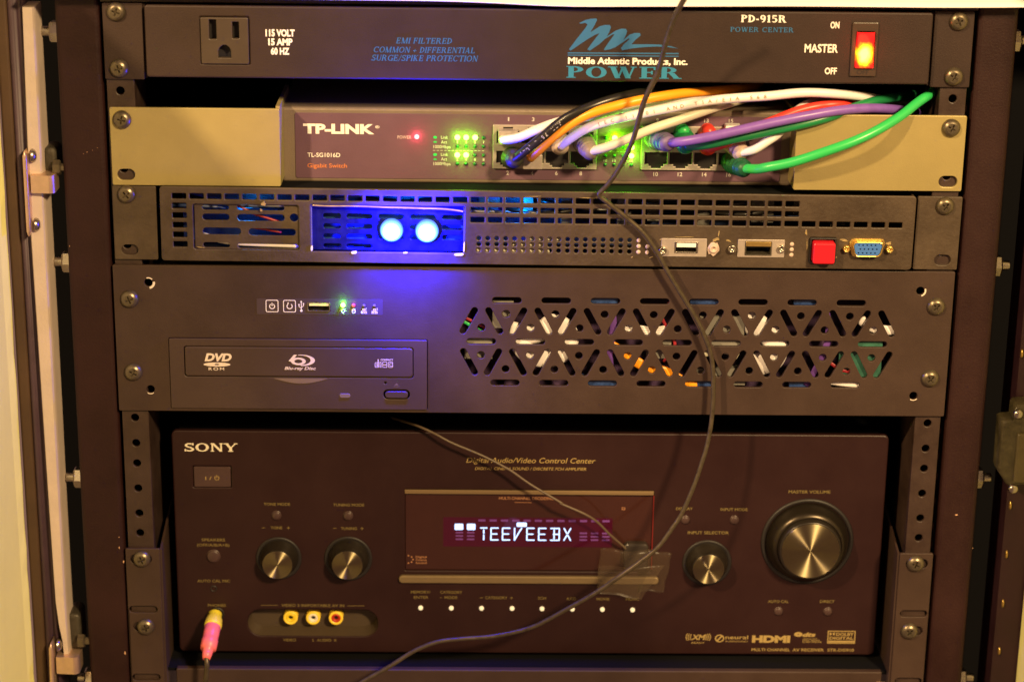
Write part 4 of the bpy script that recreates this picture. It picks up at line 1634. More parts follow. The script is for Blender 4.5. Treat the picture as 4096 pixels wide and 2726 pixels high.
inner('white_cable', [(-14, -168, -9), (-5, -170, -9), (4, -168, -8), (11, -163.5, -9), (17, -166, -9), (20, -172, -9), (17, -180, -9), (9, -184, -9), (0, -183, -9), (-6, -178, -9), (-8, -172, -9)], 6.3, M_CW)
inner('white_cable', [(124, -160, -12), (131, -165, -9), (138, -170, -8), (141, -178, -8), (138, -185, -9), (130, -188, -12)], 7.5, M_CW)
inner('white_cable', [(190, -160, -12), (197, -164, -8), (206, -165.5, -8), (214, -164, -12)], 3.0, M_CW)
inner('white_cable', [(170, -197, -10), (184, -198.4, -7), (196, -199.5, -10)], 1.8, M_CW)
inner('white_cable', [(96, -182, -14), (110, -178.5, -12), (119, -182, -10)], 2.0, M_CC)
for k in range(4):
    inner('white_wire', [(50, -163 - k * 1.5, -10), (60, -164 - k * 1.5, -9), (70, -165 - k * 1.4, -8.5), (80, -163 - k * 1.5, -10)], .72, M_CW)
inner('orange_cable', [(44, -176, -14), (53, -181, -9), (60, -186, -9), (68, -190, -9), (78, -192.5, -10), (88, -198, -9), (100, -203, -14)], 3.2, M_CO)
inner('red_wire', [(78, -150, -12), (74, -158, -9), (79, -168, -10), (82, -176, -10), (76, -186, -14)], .9, M_WIRER)
inner('red_wire', [(172, -185, -13), (180, -190, -9), (188, -191.5, -9), (170, -197, -14)], 1.0, M_WIRER)
inner('red_wire', [(-44, -158, -10), (-37, -161, -8), (-28, -166, -12)], .8, M_WIRER)
inner('green_wire', [(-44, -160.5, -10), (-38, -163.5, -8), (-30, -168.5, -12)], .9, M_CG2)
inner('purple_wire', [(168, -150, -14), (171, -165, -9), (169, -180, -10), (160, -200, -12)], 2.0, M_WIREP)
inner('purple_wire', [(44, -150, -16), (46, -165, -12), (44, -180, -10), (46, -200, -16)], 2.2, M_WIREP)
for q in ((178, -194, -3, 203, -170, -1),):
    put('circuit_board', G().box(*q), M_TEAL, c2)
for q in ((96, -178, -4, 122, -158, -1.2), (-24, -166, -6, -12, -150, -1.6), (95, -200, -8, 124, -190, -2), (-40, -185, -6, -24, -168, -2), (66, -184, -6, 80, -171, -2)):
    put('inner_part', G().box(*q), M_GREYC, c2)
M_BLUEF = mat('blue_foil', (.02, .045, .15), .3, noise=.7, nscale=160)
for q in ((90, -150.5, -6, 112, -145.5, -1.2), (28, -202, -6, 52, -195, -1.2), (150, -152, -8, 168, -144, -2), (28, -152, -7, 48, -145, -1.6), (96, -200.5, -5, 112, -195.5, -1.2), (150, -202, -6, 164, -195, -2)):
    put('blue_part', G().box(*q), M_BLUEF, c2)
g = G().box(-58, -214, -34, 213, -131, -30)
put('inner_wall', g, mat('inner_violet', (.05, .025, .07), .5, noise=.5, nscale=60), c2)

# ================================================================== AV RECEIVER
rv = thing('audio_receiver', 'wide black audio video receiver with lit display and silver tipped knobs', 'receiver', (0, -384, -60))
RW = -20.0
recess = rrect(-172.4, -372, -92.6, -354.4, 8.6, 10)
g = plate(G(), rrect(-214.8, -383, 214.6, -237.6, 3.2), [rrect(-75.6, -327.6, 74.6, -274.6, .4, 1), recess, rrect(-202.6, -274, -179.8, -260.3, .4, 1)], RW - 4, RW, .8)
put('face_panel', g, M_RCV, rv)
g = G().box(-212, -383, -360, 212, -239, RW - 14.2)
put('case', g, M_VOID, rv)
g = G().bbox(-202.2, -273.7, RW - 5, -180.2, -260.7, RW + .3, .5)
pb = put('power_button', g, M_BTN, rv)
RL = RW + .2
g = G()
text(g, 'I / ', -195.4, -191.6, -269.0, 2.2, RW + .45, .005)
for q in ring(-188.4, -267.7, 1.5, 1.5, 120, 420, .4, .4, 16):
    g.sheet(q, RW + .45)
line(g, -188.4, -267.6, -188.4, -265.8, .4, RW + .45)
put('lettering', g, M_GOLDP, pb)
g = serif(G(), 'SONY', -207.2, -175.4, -250.8, 5.3, RL, .20, .11, .07, .10, .07)
put('brand_lettering', g, mat('print_silver', (.72, .66, .52), .45), rv)
g = text(G(), 'Digital Audio/Video Control Center', -38.8, 38.9, -256.8, 3.3, RL, .002, .25)
text(g, 'DIGITAL CINEMA SOUND / DISCRETE 7CH AMPLIFIER', -33.6, 33.3, -261.4, 1.8, RL, .004, .25)
put('title_lettering', g, M_GOLDP, rv)
g = G()


def lab(s, xc, wd, base, cap=1.75):
    put('control_label', text(G(), s, xc - wd / 2, xc + wd / 2, base, cap, RL, .012), M_DIMP, rv)


lab('TONE MODE', -152.8, 15.9, -285.4)
lab('TUNING MODE', -109.6, 18.6, -285.6)
lab('TONE', -153.4, 7, -300.8)
lab('TUNING', -109.6, 9.8, -301.0)
for x in (-161.3, -118.0):
    line(g, x - 1.0, -300.0, x + 1.0, -300.0, .35, RL)
for x in (-146.2, -101.7):
    line(g, x - 1.0, -300.0, x + 1.0, -300.0, .35, RL)
    line(g, x, -301.0, x, -299.0, .35, RL + .02)
lab('SPEAKERS', -191.8, 14.2, -309.0)
lab('(OFF/A/B/A+B)', -192.0, 19.6, -312.4)
lab('AUTO CAL MIC', -192.4, 20, -336.2)
lab('PHONES', -191, 11, -352.5)
lab('DISPLAY', 93.4, 10.1, -286.6)
lab('INPUT MODE', 123.5, 16.5, -286.9)
lab('INPUT SELECTOR', 108.5, 25, -302.3, 1.9)
lab('MASTER VOLUME', 168.7, 25.3, -275.2, 1.9)
lab('AUTO CAL', 153.5, 12.7, -347.7)
lab('DIRECT', 183.6, 8.8, -347.5)
lab('MEMORY/', -66.2, 12, -342.8)
lab('ENTER', -65.9, 8.9, -346.3)
lab('CATEGORY', -47.5, 13.5, -342.8)
lab('MODE', -47.6, 7.9, -346.3)
line(g, -54.5, -345.6, -53.2, -345.6, .3, RL)
lab('CATEGORY', -19.9, 13.6, -346.3)
line(g, -30, -345.5, -28.0, -345.5, .35, RL)
line(g, -11.4, -345.5, -9.6, -345.5, .35, RL)
line(g, -10.5, -346.4, -10.5, -344.6, .35, RL + .02)
lab('2CH', 8.1, 5.1, -346.4)
lab('A.F.D.', 26.3, 6.2, -346.6)
lab('MOVIE', 45.6, 7.9, -346.8)
lab('MUSIC', 63.8, 8.1, -346.7)
lab('VIDEO 3 IN/PORTABLE AV IN', -132.3, 38.4, -352.2)
line(g, -164, -351.4, -153.6, -351.35, .3, RL)
line(g, -111.2, -351.45, -100.7, -351.4, .3, RL)
lab('VIDEO', -147, 8, -375.6)
lab('L  AUDIO  R', -125.4, 15, -375.6)
put('control_marks', g, M_DIMP, rv)
# badges along the lower right
g = G()
text(g, 'XM', 101.0, 109.6, -373.0, 3.3, RL, .03, .2)
for s in (-1, 1):
    for k in range(3):
        for q in ring(105.2, -371.2, 5.2 + k * 1.3, 4.4 + k * .4, -28 if s > 0 else 152, 28 if s > 0 else 208, .55, .4, 8):
            g.sheet(q, RL)
text(g, 'READY', 101.2, 109.2, -375.6, 1.0, RL, .01)
for q in ring(118.4, -372.0, 2.9, 2.6, 0, 360, .75, .7, 24):
    g.sheet(q, RL)
line(g, 117.0, -373.6, 119.8, -370.4, .9, RL + .02)
text(g, 'neural', 122.0, 136.0, -372.4, 2.4, RL, .01)
text(g, 'SURROUND', 122.0, 136.0, -374.5, 1.0, RL, .0)
text(g, 'HDMI', 138.5, 162.1, -374.4, 4.2, RL, .06)
for q in ring(167, -369.0, 2.6, 1.6, 0, 360, 2.2, 1.3, 20):
    g.sheet(q, RL)
text(g, 'dts', 169.6, 177.8, -370.4, 2.5, RL, .05, .25)
for k in range(3):
    text(g, ('DIGITAL OUT', 'DTS 96/24', 'DISCRETE')[k], 170, 179 + k * 1.4, -372.4 - k * 1.1, .8, RL, .01)
box_line(g, 185.2, -375.1, 202.4, -366.4, .2, .6, RL)
text(g, 'DOLBY', 190.4, 201.4, -369.7, 1.9, RL, .03)
g.sheet([(186.4, -369.6), (187.6, -369.2), (187.6, -367.9), (186.4, -367.5)], RL)
g.sheet([(189.6, -369.6), (188.4, -369.2), (188.4, -367.9), (189.6, -367.5)], RL)
text(g, 'DIGITAL', 186.4, 201.4, -372.3, 1.8, RL, .03)
line(g, 186, -373.7, 201.8, -373.7, 1.2, RL)
text(g, 'MULTI CHANNEL', 138.5, 162.4, -380.5, 1.9, RL, .01)
text(g, 'AV RECEIVER', 164.0, 183.4, -380.5, 1.9, RL, .01)
text(g, 'STR-DG910', 185.7, 202.1, -380.5, 1.9, RL, .01)
put('badge_lettering', g, M_GOLDP, rv)
# knobs
for kind, cu, cv, rb_, rt, hh in (('tone', -152.4, -319.9, 13.9, 9.1, 10.5), ('tuning', -110.2, -319.9, 14.6, 9.3, 10.5), ('input', 108.5, -321.2, 15.0, 9.6, 10.0)):
    g = G().lathe(cu, cv, [(rb_, RW + .05), (rb_, RW + .6), (rb_ - .8, RW + 1.0), (rb_ - 2.4, RW + .3), (rb_ - 3.6, RW + .2)], 44, True, False, False)
    kb = put('selector_knob', g, M_SOCKET, rv)  # black base ring paints the shadowed gap round the knob
    g = G().lathe(cu, cv, [(rb_ - 2.0, RW + .1), (rb_ - 2.3, RW + 2.0), (rb_ - 3.2, RW + 4.6), (rt + .9, RW + 6.4), (rt + .55, RW + 7.2), (rt + .3, RW + hh - .6), (rt, RW + hh - .1), (rt - .4, RW + hh)], 44, True, False, True)
    put('knob_body', g, M_KNOB, kb)
    g = G().lathe(cu, cv, [(rt - .1, RW + hh + .05), (rt - .2, RW + hh + .25), (.05, RW + hh + .3)], 64, False)
    put('knob_cap', g, M_SPUN, kb, (cu, cv, RW + hh))
cu, cv = 169.0, -306.8
g = G().lathe(cu, cv, [(28.2, RW + .05), (28.2, RW + .5), (27.4, RW + 1.2), (26.4, RW + 1.2), (25.6, RW + .4)], 64, True, False, False)
kb = put('volume_knob', g, M_SOCKET, rv)  # black ring stands for the shadow gap round the volume knob
g = G().lathe(cu, cv, [(25.2, RW + .1), (24.9, RW + 2.5), (23.9, RW + 5.5), (22.2, RW + 8.5), (20.6, RW + 10.2), (19.6, RW + 10.4)], 64, True, False, False)
put('knob_ring', g, M_RING, kb)
g = G().lathe(cu, cv, [(19.6, RW + 8), (19.2, RW + 11), (18.7, RW + 14.0), (18.1, RW + 14.6), (17.5, RW + 14.6)], 64, True, False, True)
put('knob_body', g, M_KNOB, kb)
g = G().lathe(cu, cv, [(17.5, RW + 14.65), (17.3, RW + 14.9), (.05, RW + 14.95)], 96, False)
put('knob_cap', g, M_SPUN, kb, (cu, cv, RW + 14))
for x, y, r in ((-153.3, -291.85, 2.7), (-110, -291.8, 2.7), (94.2, -293.0, 2.4), (124, -292.95, 2.5), (-192.1, -318.9, 4.0), (153.9, -353.5, 2.5), (184.3, -353.5, 2.5)):
    g = G().lathe(x, y, [(r + .35, RW + .03), (r + .3, RW + .06), (r, RW + .1), (r, RW + .9), (r * .8, RW + 1.3), (.05, RW + 1.4)], 22)
    put('button', g, M_BTN, rv)
for x, y in ((-66.2, -352.45), (-47.4, -352.5), (-28.85, -352.5), (-10.1, -352.5), (8.3, -352.6), (26.9, -352.7), (45.4, -352.8), (64, -353)):
    g = G().lathe(x, y, [(1.45, RW + .02), (1.4, RW + .8), (1.05, RW + 1.5), (.5, RW + 1.8), (.05, RW + 1.85)], 18)
    put('lit_button', g, M_LEDWARM, rv)
g = G().lathe(-192.7, -340.5, [(2.1, RW + .05), (1.9, RW + .5), (1.4, RW + .4), (1.3, RW - .5), (.05, RW - .6)], 18)
put('microphone_jack', g, M_SOCKET, rv)
g = G().lathe(-191.0, -357.5, [(4.6, RW + .05), (4.4, RW + .8), (3.4, RW + .8), (3.0, RW + .1), (.05, RW)], 22)
put('headphone_jack', g, M_SOCKET, rv)
# AV jack bay
g = G()
g.prism(rrect(-172.8, -372.4, -92.2, -354, 8.8, 10), RW - 12, RW - 9, 0)
n = len(recess)
g.add([(p[0], p[1], RW - .4) for p in recess] + [(-132.5 + (p[0] + 132.5) * .96, -363.2 + (p[1] + 363.2) * .80 + .8, RW - 8.9) for p in recess], [(i, (i + 1) % n, n + (i + 1) % n, n + i) for i in range(n)], True)
jb = put('jack_bay', g, mat('bay_plastic', (.06, .042, .026), .45), rv)
for x, m in ((-146.4, M_YEL), (-132.5, M_WJ), (-118.5, M_RJ)):
    g = G().lathe(x, -361.4, [(4.4, RW - 9), (4.4, RW - 3.0), (4.2, RW - 2.6), (3.4, RW - 2.6), (2.9, RW - 3)], 28, True, False, False)
    rj = put('phono_jack', g, mat('jack_rim', (.95, .68, .06), .35, emit=(1, .62, .02), estr=.0), jb)
    g = G().lathe(x, -361.4, [(2.95, RW - 3), (2.7, RW - 2.7), (1.5, RW - 2.9), (1.2, RW - 4.5)], 22, True, False, False)
    put('jack_core', g, m, rj)
    g = G().lathe(x, -361.4, [(1.25, RW - 4.4), (.05, RW - 4.5)], 14, True)
    put('jack_hole', g, M_SOCKET, rj)
# display
g = G().prism(rrect(-75.4, -327.5, 74.4, -277.2, .3, 1), RW - 6, RW - 1.6, .1)
ds = put('display_window', g, M_GLASS, rv)
g = G().bbox(-75.8, -277.2, RW - 3, 74.6, -274.6, RW + .5, .4)
put('display_sill', g, mat('sill_metal', (.26, .18, .095), .4, metal=.5), ds)
g = G().prism(rrect(-79.4, -335.3, 79.2, -330.4, 2.0, 4), RW, RW + 2.2, .8)
put('display_ledge', g, mat('ledge_metal', (.25, .185, .10), .42, metal=.5, noise=.06), ds)
g = G().box(74.45, -326, RW - 2.5, 74.9, -277.6, RW - .2)
put('display_edge', g, mat('red_edge', (.18, .015, .013), .3), ds)
g = G().prism(rrect(-52.5, -312.2, 50.2, -293, .3, 1), RW - 1.59, RW - 1.55, 0)
vf = put('display_tube', g, M_VFDBG, ds)
VW = RW - 1.3
g = G()
for (a, b, c, d) in ((-45.6, -301.2, -40.4, -297.1), (-38.2, -301.2, -33, -297.1), (-8.0, -298.9, -1.8, -296.1)):
    g.sheet(rrect(a, b, c, d, .7, 3), VW)
T_ = .78


def seg(pts):
    for k, (a, b) in enumerate(zip(pts[:-1], pts[1:])):
        g.sheet(capsule(a, b, T_ / 2, 4), VW + .01 * (k + 1))


def letter(ch, x, wd):
    y0, y1 = -307.6, -299.8
    ym = (y0 + y1) / 2
    if ch == 'T':
        seg([(x, y1), (x + wd, y1)])
        seg([(x + wd / 2, y1 - 1.3), (x + wd / 2, ym + .3)])
        seg([(x + wd / 2, ym - .8), (x + wd / 2, y0)])
    if ch == 'E':
        seg([(x + wd, y1), (x, y1)])
        seg([(x, y1 - .5), (x, ym + .5)])
        seg([(x, ym - .5), (x, y0)])
        seg([(x + wd, y0), (x + .4, y0)])
        seg([(x + .5, ym), (x + wd * .85, ym)])
    if ch == 'V':
        seg([(x, y1), (x, y0)])
        seg([(x, y0), (x + wd * .5, ym)])
        seg([(x + wd * .5, ym + .2), (x + wd, y1)])
    if ch == 'B':
        seg([(x, y1), (x + wd, y1)])
        seg([(x + wd, y1 - .5), (x + wd, y0 + .5)])
        seg([(x, y0), (x + wd, y0)])
        seg([(x + wd * .3, ym), (x + wd, ym)])
        seg([(x + wd * .4, y1 - 1), (x + wd * .4, ym + .8)])
        seg([(x + wd * .4, ym - .8), (x + wd * .4, y0 + 1)])
    if ch == 'X':
        seg([(x, y1), (x + wd * .42, ym + .6)])
        seg([(x + wd, y1), (x + wd * .58, ym + .6)])
        seg([(x, y0), (x + wd * .42, ym - .6)])
        seg([(x + wd, y0), (x + wd * .58, ym - .6)])


for ch, x, wd in (('T', -29.8, 3.8), ('E', -23.5, 4.3), ('E', -16.5, 4.4), ('V', -9.2, 4.3), ('E', -1.7, 4.4), ('E', 5.5, 4.4), ('B', 12.8, 5.2), ('X', 20.9, 4.0)):
    letter(ch, x, wd)
put('lit_segments', g, M_VFD, vf)
g = G()
for k in range(14):
    x = -45 + k * 6.85
    if k > 1:
        g.sheet(rrect(x, -295.6, x + 4.4, -294.2, .2, 1), VW - .1)
    if k < 2 or k > 10:
        for j in range(3):
            g.sheet(rrect(x, -303.5 - j * 2.2, x + 4.6, -302.4 - j * 2.2, .2, 1), VW - .1)
put('dim_segments', g, M_VFDDIM, vf)  # segments that are off, given a faint emission so they show
glow(rv, -10, -303, RW + 8, .0008, (.6, .35, 1), 6)
g = text(G(), 'MULTI CHANNEL DECODING', -18.9, 14.2, -281.2, 1.75, RW - 1.4, .006)
line(g, -9.3, -283, 1, -283.05, .25, RW - 1.4)
for k, s in enumerate(('Digital', 'Cinema', 'Sound')):
    text(g, s, -69.2, -62.6, -319.9 - k * 1.95, 1.35, RW - 1.4, .006)
for x, y in ((-73.6, -318.4), (-71.7, -319.3), (-70.9, -321.0), (-71.8, -322.6), (-73.7, -323.4)):
    g.sheet(circ(x, y, .5, 8), RW - 1.4)
box_line(g, 55.6, -287.4, 57.6, -285.8, .1, .3, RW - 1.4)
put('display_lettering', g, mat('print_rose', (.42, .20, .10), .5), ds)

# ================================================================== RACK SHELF below and around the receiver
sh = thing('rack_shelf', 'dark steel rack shelf the receiver stands on, with screwed side ears and a front lip', 'shelf', (0, -400, 0))
for s in (-1, 1):
    a, b = (-241.5, -221.2) if s < 0 else (221.6, 241.6)
    hl = []
    x0, x1 = (-238.6, -226) if s < 0 else (226.4, 238.6)
    hl.append(capsule((x0, -344.2), (x1, -344.2), 2.2))
    hl.append(capsule((x0, -389.5), (x1, -389.5), 2.2))
    for vv in (-311.2, -355.6):
        hl.append(capsule((-236 if s < 0 else 228.5, vv), (-229 if s < 0 else 236, vv), 2.9))
    g = plate(G(), rrect(a, -470, b, -304.6, .8), hl, .2, 2.2, .35)
    # side flange that runs back from the ear, with a sloping top
    ui = b if s < 0 else a
    q = 1.2 * (1 if s < 0 else -1)
    vs = []
    for uu in (ui - .0, ui + q):
        vs += [(uu, -305.2, 1.0), (uu, -470, 1.0), (uu, -470, -360), (uu, -262, -200), (uu, -262, -360)]
    g.add(vs, [(0, 1, 2, 4, 3), (5, 8, 9, 7, 6), (0, 5, 6, 1), (0, 3, 8, 5), (3, 4, 9, 8), (1, 6, 7, 2)])
    put('rack_ear', g, M_PANEL, sh)
    for vv, uu in ((-311.0, -231.8), (-355.5, -231.2)):
        screw(sh, uu if s < 0 else -uu - .6, vv, 2.3)
g = G().bbox(-214.4, -470, -4, 216.4, -384.6, 0, .8)
put('front_lip', g, M_PANEL, sh)
g = G().box(-220, -388, -360, 220, -386, -4.1)
put('tray', g, M_VOID, sh)
g = G().bbox(213.4, -396.5, .02, 219, -391, 1.4, .4)
put('mirror_tab', g, M_COPPER, sh)

# ================================================================== DOORS
dl = thing('cabinet_door', 'open cream cabinet door with pale foam strip at the left edge of the rack', 'cabinet door', (-296, -400, 20))
g = G()
edge = []
for i in range(41):
    vv = 75 - 545 * i / 40
    edge.append((vv, random.uniform(-.25, .25)))
vs, fs = [], []
for vv, j in edge:
    vs += [(-300.6 + j - .3 * (-vv) / 200, vv, -1), (-300.8 + j - .3 * (-vv) / 200, vv, 1), (-302.5, vv, 10), (-306, vv, 430), (-318, vv, 430), (-318, vv, -1)]
m = 6
for i in range(len(edge) - 1):
    for k in range(m):
        fs.append((i * m + k, i * m + (k + 1) % m, (i + 1) * m + (k + 1) % m, (i + 1) * m + k))
fs += [tuple(range(m)), tuple(reversed(range((len(edge) - 1) * m, len(edge) * m)))]
g.add(vs, fs)
put('door_panel', g, M_CREAM, dl)
g = G().bbox(-300.5, -480, -30, -293.6, 80, -3, 1.5)
put('door_edge', g, M_BROWN, dl)
prof = [(-293.5, -30), (-293.5, -4), (-292, -2.2), (-290.2, -2.6), (-289, -5), (-288, -4), (-286.5, -2.4), (-285.4, -2.6), (-285.2, -30)]
g = G()
n = len(prof)
g.add([(p[0], 75, p[1]) for p in prof] + [(p[0], -480, p[1]) for p in prof], [(i, (i + 1) % n, n + (i + 1) % n, n + i) for i in range(n)] + [tuple(range(n)), tuple(reversed(range(n, 2 * n)))], True)
put('door_gasket', g, M_GASKET, dl)
P = []
for t, (x0, x1) in (((17.5), (-284.8, -277.9)), ((-40), (-286, -278)), ((-113), (-287.6, -278.2)), ((-200), (-286.9, -278.5)), ((-284), (-286.2, -278.9)), ((-340), (-285.6, -279)), ((-356), (-284.3, -278.9)), ((-366), (-282.6, -278.7)), ((-379.5), (-282, -278.5))):
    P.append((t, x0, x1))
vs, fs = [], []
cs = 10
for (t, x0, x1) in P:
    for k in range(cs):
        a = PI * k / (cs - 1)
        vs.append(((x0 + x1) / 2 - (x1 - x0) / 2 * math.cos(a) * (1 if abs(math.cos(a)) > .99 else .97), t, -3 + 4.2 * min(1, math.sin(a) * 1.7)))
    vs += [(x1, t, -20), (x0, t, -20)]
m = cs + 2
for i in range(len(P) - 1):
    for k in range(m):
        fs.append((i * m + k, i * m + (k + 1) % m, (i + 1) * m + (k + 1) % m, (i + 1) * m + k))
fs += [tuple(range(m)), tuple(reversed(range((len(P) - 1) * m, len(P) * m)))]
g = G().add(vs, fs, False)
put('foam_strip', g, M_STRIP, dl)


def hz(r, x, y, w=0):
    if r == 0:
        return U(x * 400 / 1568, 560 + y * 400 / 1568, w)
    return U(150 + x * 346 / 1568, 2380 + y * 346 / 1568, w)


for which in (0, 1):
    if which == 0:
        a, b = hz(0, 380, 170, 6), hz(0, 455, 1510, 6)
        blk0, blk1 = hz(0, 470, 560, 6), hz(0, 860, 840, 6)
        br0, br1 = hz(0, 660, 120, -8), hz(0, 900, 520, -8)
        nut = hz(0, 925, 430, -4)
        scr = [hz(0, 500, 260, 4), hz(0, 560, 1340, 4)]
    else:
        a, b = hz(1, 240, 870, 6), hz(1, 290, 2300, 6)
        blk0, blk1 = hz(1, 340, 1100, 4), hz(1, 765, 1400, 4)
        br0, br1 = hz(1, 530, 330, -8), hz(1, 810, 1040, -8)
        nut = hz(1, 830, 820, -4)
        scr = [hz(1, 365, 930, 4)]
    g = G()
    n = 16
    vs, fs = [], []
    for i in range(n + 1):
        f = i / n
        u = a[0] + (b[0] - a[0]) * f
        vv = a[1] + (b[1] - a[1]) * f
        hw = 1.55 * min(1, math.sqrt(max(.02, math.sin(PI * min(max(f, .0), 1)) * 9)))
        for k in range(9):
            q = PI * k / 8
            vs.append((u - hw * math.cos(q), vv, 2 + 5 * min(1, math.sin(q) * 1.25) ** .7))
        vs.append((u + hw, vv, -4))
        vs.append((u - hw, vv, -4))
    m = 11
    for i in range(n):
        for k in range(m):
            fs.append((i * m + k, i * m + (k + 1) % m, (i + 1) * m + (k + 1) % m, (i + 1) * m + k))
    fs += [tuple(range(m)), tuple(reversed(range(n * m, (n + 1) * m)))]
    g.add(vs, fs, True)
    hg = put('hinge', g, M_COPPER, dl)
    g = G()
    ul, ur = min(blk0[0], blk1[0]), max(blk0[0], blk1[0])
    vt, vb = max(blk0[1], blk1[1]), min(blk0[1], blk1[1])
    r = 3.2
    prof = [(ul, -8), (ul, 5.2)]
    for k in range(7):
        q = PI / 2 - PI / 2 * k / 6
        prof.append((ur - r + r * math.cos(q), 6 - r + r * math.sin(q)))
    prof += [(ur, -8)]
    n = len(prof)
    g.add([(p[0], vt, p[1]) for p in prof] + [(p[0], vb, p[1]) for p in prof], [(i, (i + 1) % n, n + (i + 1) % n, n + i) for i in range(n)] + [tuple(range(n)), tuple(reversed(range(n, 2 * n)))])
    put('hinge_knuckle', g, M_COPPER, hg)
    g = G().prism(rrect(min(br0[0], br1[0]), min(br0[1], br1[1]), max(br0[0], br1[0]), max(br0[1], br1[1]), 3, 4), -25, -7, 2)
    put('hinge_bracket', g, M_DARKMET, hg)
    put('hinge_bolt', G().lathe(nut[0] - 3, nut[1], [(4.4, 0), (4.4, 3.6), (3.8, 4.2), (2.4, 4.2), (2.4, 7.5), (1.6, 8)], 6, False, False, True, 'u', -4), M_SCREW, hg)
    for p in scr:
        g = G().lathe(p[0] - .5, p[1], [(4.0, 0), (3.9, .8), (3.2, 1.9), (2.0, 2.6), (.05, 2.8)], 20, True, False, True, 'u', 1.5)
        put('hinge_screw', g, M_STEEL, hg)

dr2 = thing('cabinet_door', 'dark edge of the right cabinet door with brass rivets and a black corner latch', 'cabinet door', (300, -400, 0))
g = G()
vs = []
for vv in (80, -480):
    vs += [(285.5, vv, -8), (305, vv, -8), (305, vv, -40), (285.5, vv, -40)]
g.add(vs, [(0, 1, 2, 3), (7, 6, 5, 4), (0, 4, 5, 1), (1, 5, 6, 2), (2, 6, 7, 3), (3, 7, 4, 0)])
put('door_edge', g, mat('door_edge_purple', (.028, .008, .013), .5, noise=.2), dr2)
g = G().box(300.8, -480, -6, 314, 75, 90)
put('door_panel', g, M_CREAM, dr2)
for (c, r, x, y) in ((3, 2, 2075, 235), (3, 3, 1980, 130), (3, 3, 1950, 530), (3, 3, 1920, 930), (3, 3, 1890, 1318), (3, 2, 2042, 640)):
    p = Z(c, r, x, y, -7)
    g = G().lathe(p[0], p[1], [(1.5, -7.9), (1.4, -7.2), (.8, -6.6), (.05, -6.4)], 14)
    vs = g.v
    g.v = [(p[0] + (q[0] - p[0]) * .6, p[1] + (q[1] - p[1]) * 1.9, q[2]) for q in vs]
    put('rivet', g, M_GOLD, dr2)


def kz(x, y, w=0):
    return U(3900 + x * 196 / 384, 1300 + y * 800 / 1568, w)


pts = [kz(*q, 4)[:2] for q in ((205, 745), (240, 733), (300, 730), (310, 640), (330, 615), (420, 610), (420, 1240), (270, 1260), (240, 1240), (190, 1160), (176, 1120), (190, 950))]
g = G().prism(pts, -7.5, 6, 2.5)
lt = put('latch', g, mat('latch_plastic', (.06, .05, .025), .4, noise=.5, nscale=90, bump=.5, bscale=400), dr2)
a, b = kz(300, 1230, 7), kz(420, 850, 7)
g = G().bbox(a[0], a[1], 5, b[0], b[1], 8, .8)
put('latch_plate', g, mat('latch_olive', (.085, .068, .028), .45, noise=.15), lt)
for q in ((340, 700), (300, 1285)):
    p = kz(*q, 7)
    g = G().lathe(p[0], p[1], [(3, 5.5), (3, 6.5), (2.2, 7.6), (1, 8), (.05, 8.1)], 16)
    put('latch_screw', g, M_STEEL, lt)

# ================================================================== HANGING CORD, SENSOR LEAD, TAPE, AUDIO PLUG
cd = [Z(2, 0, 1440, -60, 60), Z(2, 0, 1395, 15, 58), Z(2, 0, 1320, 160, 52), Z(2, 0, 1258, 340, 46), Z(2, 0, 1195, 580, 38), Z(2, 0, 1118, 740, 34), Z(2, 0, 1072, 850, 31), Z(2, 0, 1035, 980, 28), Z(2, 0, 985, 1150, 24), Z(2, 0, 925, 1285, 20), Z(2, 0, 840, 1430, 16), Z(2, 1, 775, 85, 13.5),
      Z(2, 1, 722, 138, 12), Z(2, 1, 712, 160, 11.5), Z(2, 1, 730, 185, 11.2), Z(2, 1, 800, 240, 11), Z(2, 1, 950, 360, 10), Z(2, 1, 1080, 480, 10), Z(2, 1, 1190, 640, 10), Z(2, 1, 1270, 785, 10), Z(2, 1, 1400, 1000, 10), Z(2, 1, 1520, 1200, 10), Z(2, 1, 1600, 1385, 10),
      Z(2, 2, 1635, 300, 10), Z(2, 2, 1645, 480, 10), Z(2, 2, 1636, 720, 11), Z(2, 2, 1600, 950, 13), Z(2, 2, 1548, 1130, 15), Z(2, 2, 1478, 1330, 17), Z(2, 2, 1390, 1530, 18), Z(2, 3, 1310, 310, 19), Z(2, 3, 1190, 470, 19), Z(2, 3, 1040, 590, 19), Z(2, 3, 880, 705, 19), Z(2, 3, 690, 835, 18), Z(2, 3, 480, 955, 18), Z(2, 3, 200, 1105, 18), Z(2, 3, 0, 1165, 18),
      Z(1, 3, 1900, 1198, 18), Z(1, 3, 1680, 1215, 19), Z(1, 3, 1480, 1240, 20), Z(1, 3, 1290, 1315, 22), Z(1, 3, 1090, 1440, 25), Z(1, 3, 880, 1560, 28), Z(1, 3, 700, 1680, 30)]
o = put('hanging_cord', G().tube(cd, [1.5] * 8 + [1.35] * (len(cd) - 8), 12, 6), M_CORD)
tag(o, 'thin black cord hanging down the front of the whole rack with one sharp kink', 'cord')
sl = [Z(1, 2, 900, 700, -90), Z(1, 2, 1100, 755, -50), Z(1, 2, 1300, 815, -20), Z(1, 2, 1450, 880, -14), Z(1, 2, 1600, 960, -12), Z(1, 2, 1850, 1065, -11), Z(1, 2, 2070, 1180, -10), Z(2, 2, 150, 1298, -9), Z(2, 2, 400, 1448, -8), Z(2, 3, 400, 112, -8), Z(2, 3, 590, 195, -8), Z(2, 3, 700, 265, -10), Z(2, 3, 800, 365, -13), Z(2, 3, 915, 465, -17), Z(2, 3, 985, 525, -18.2)]
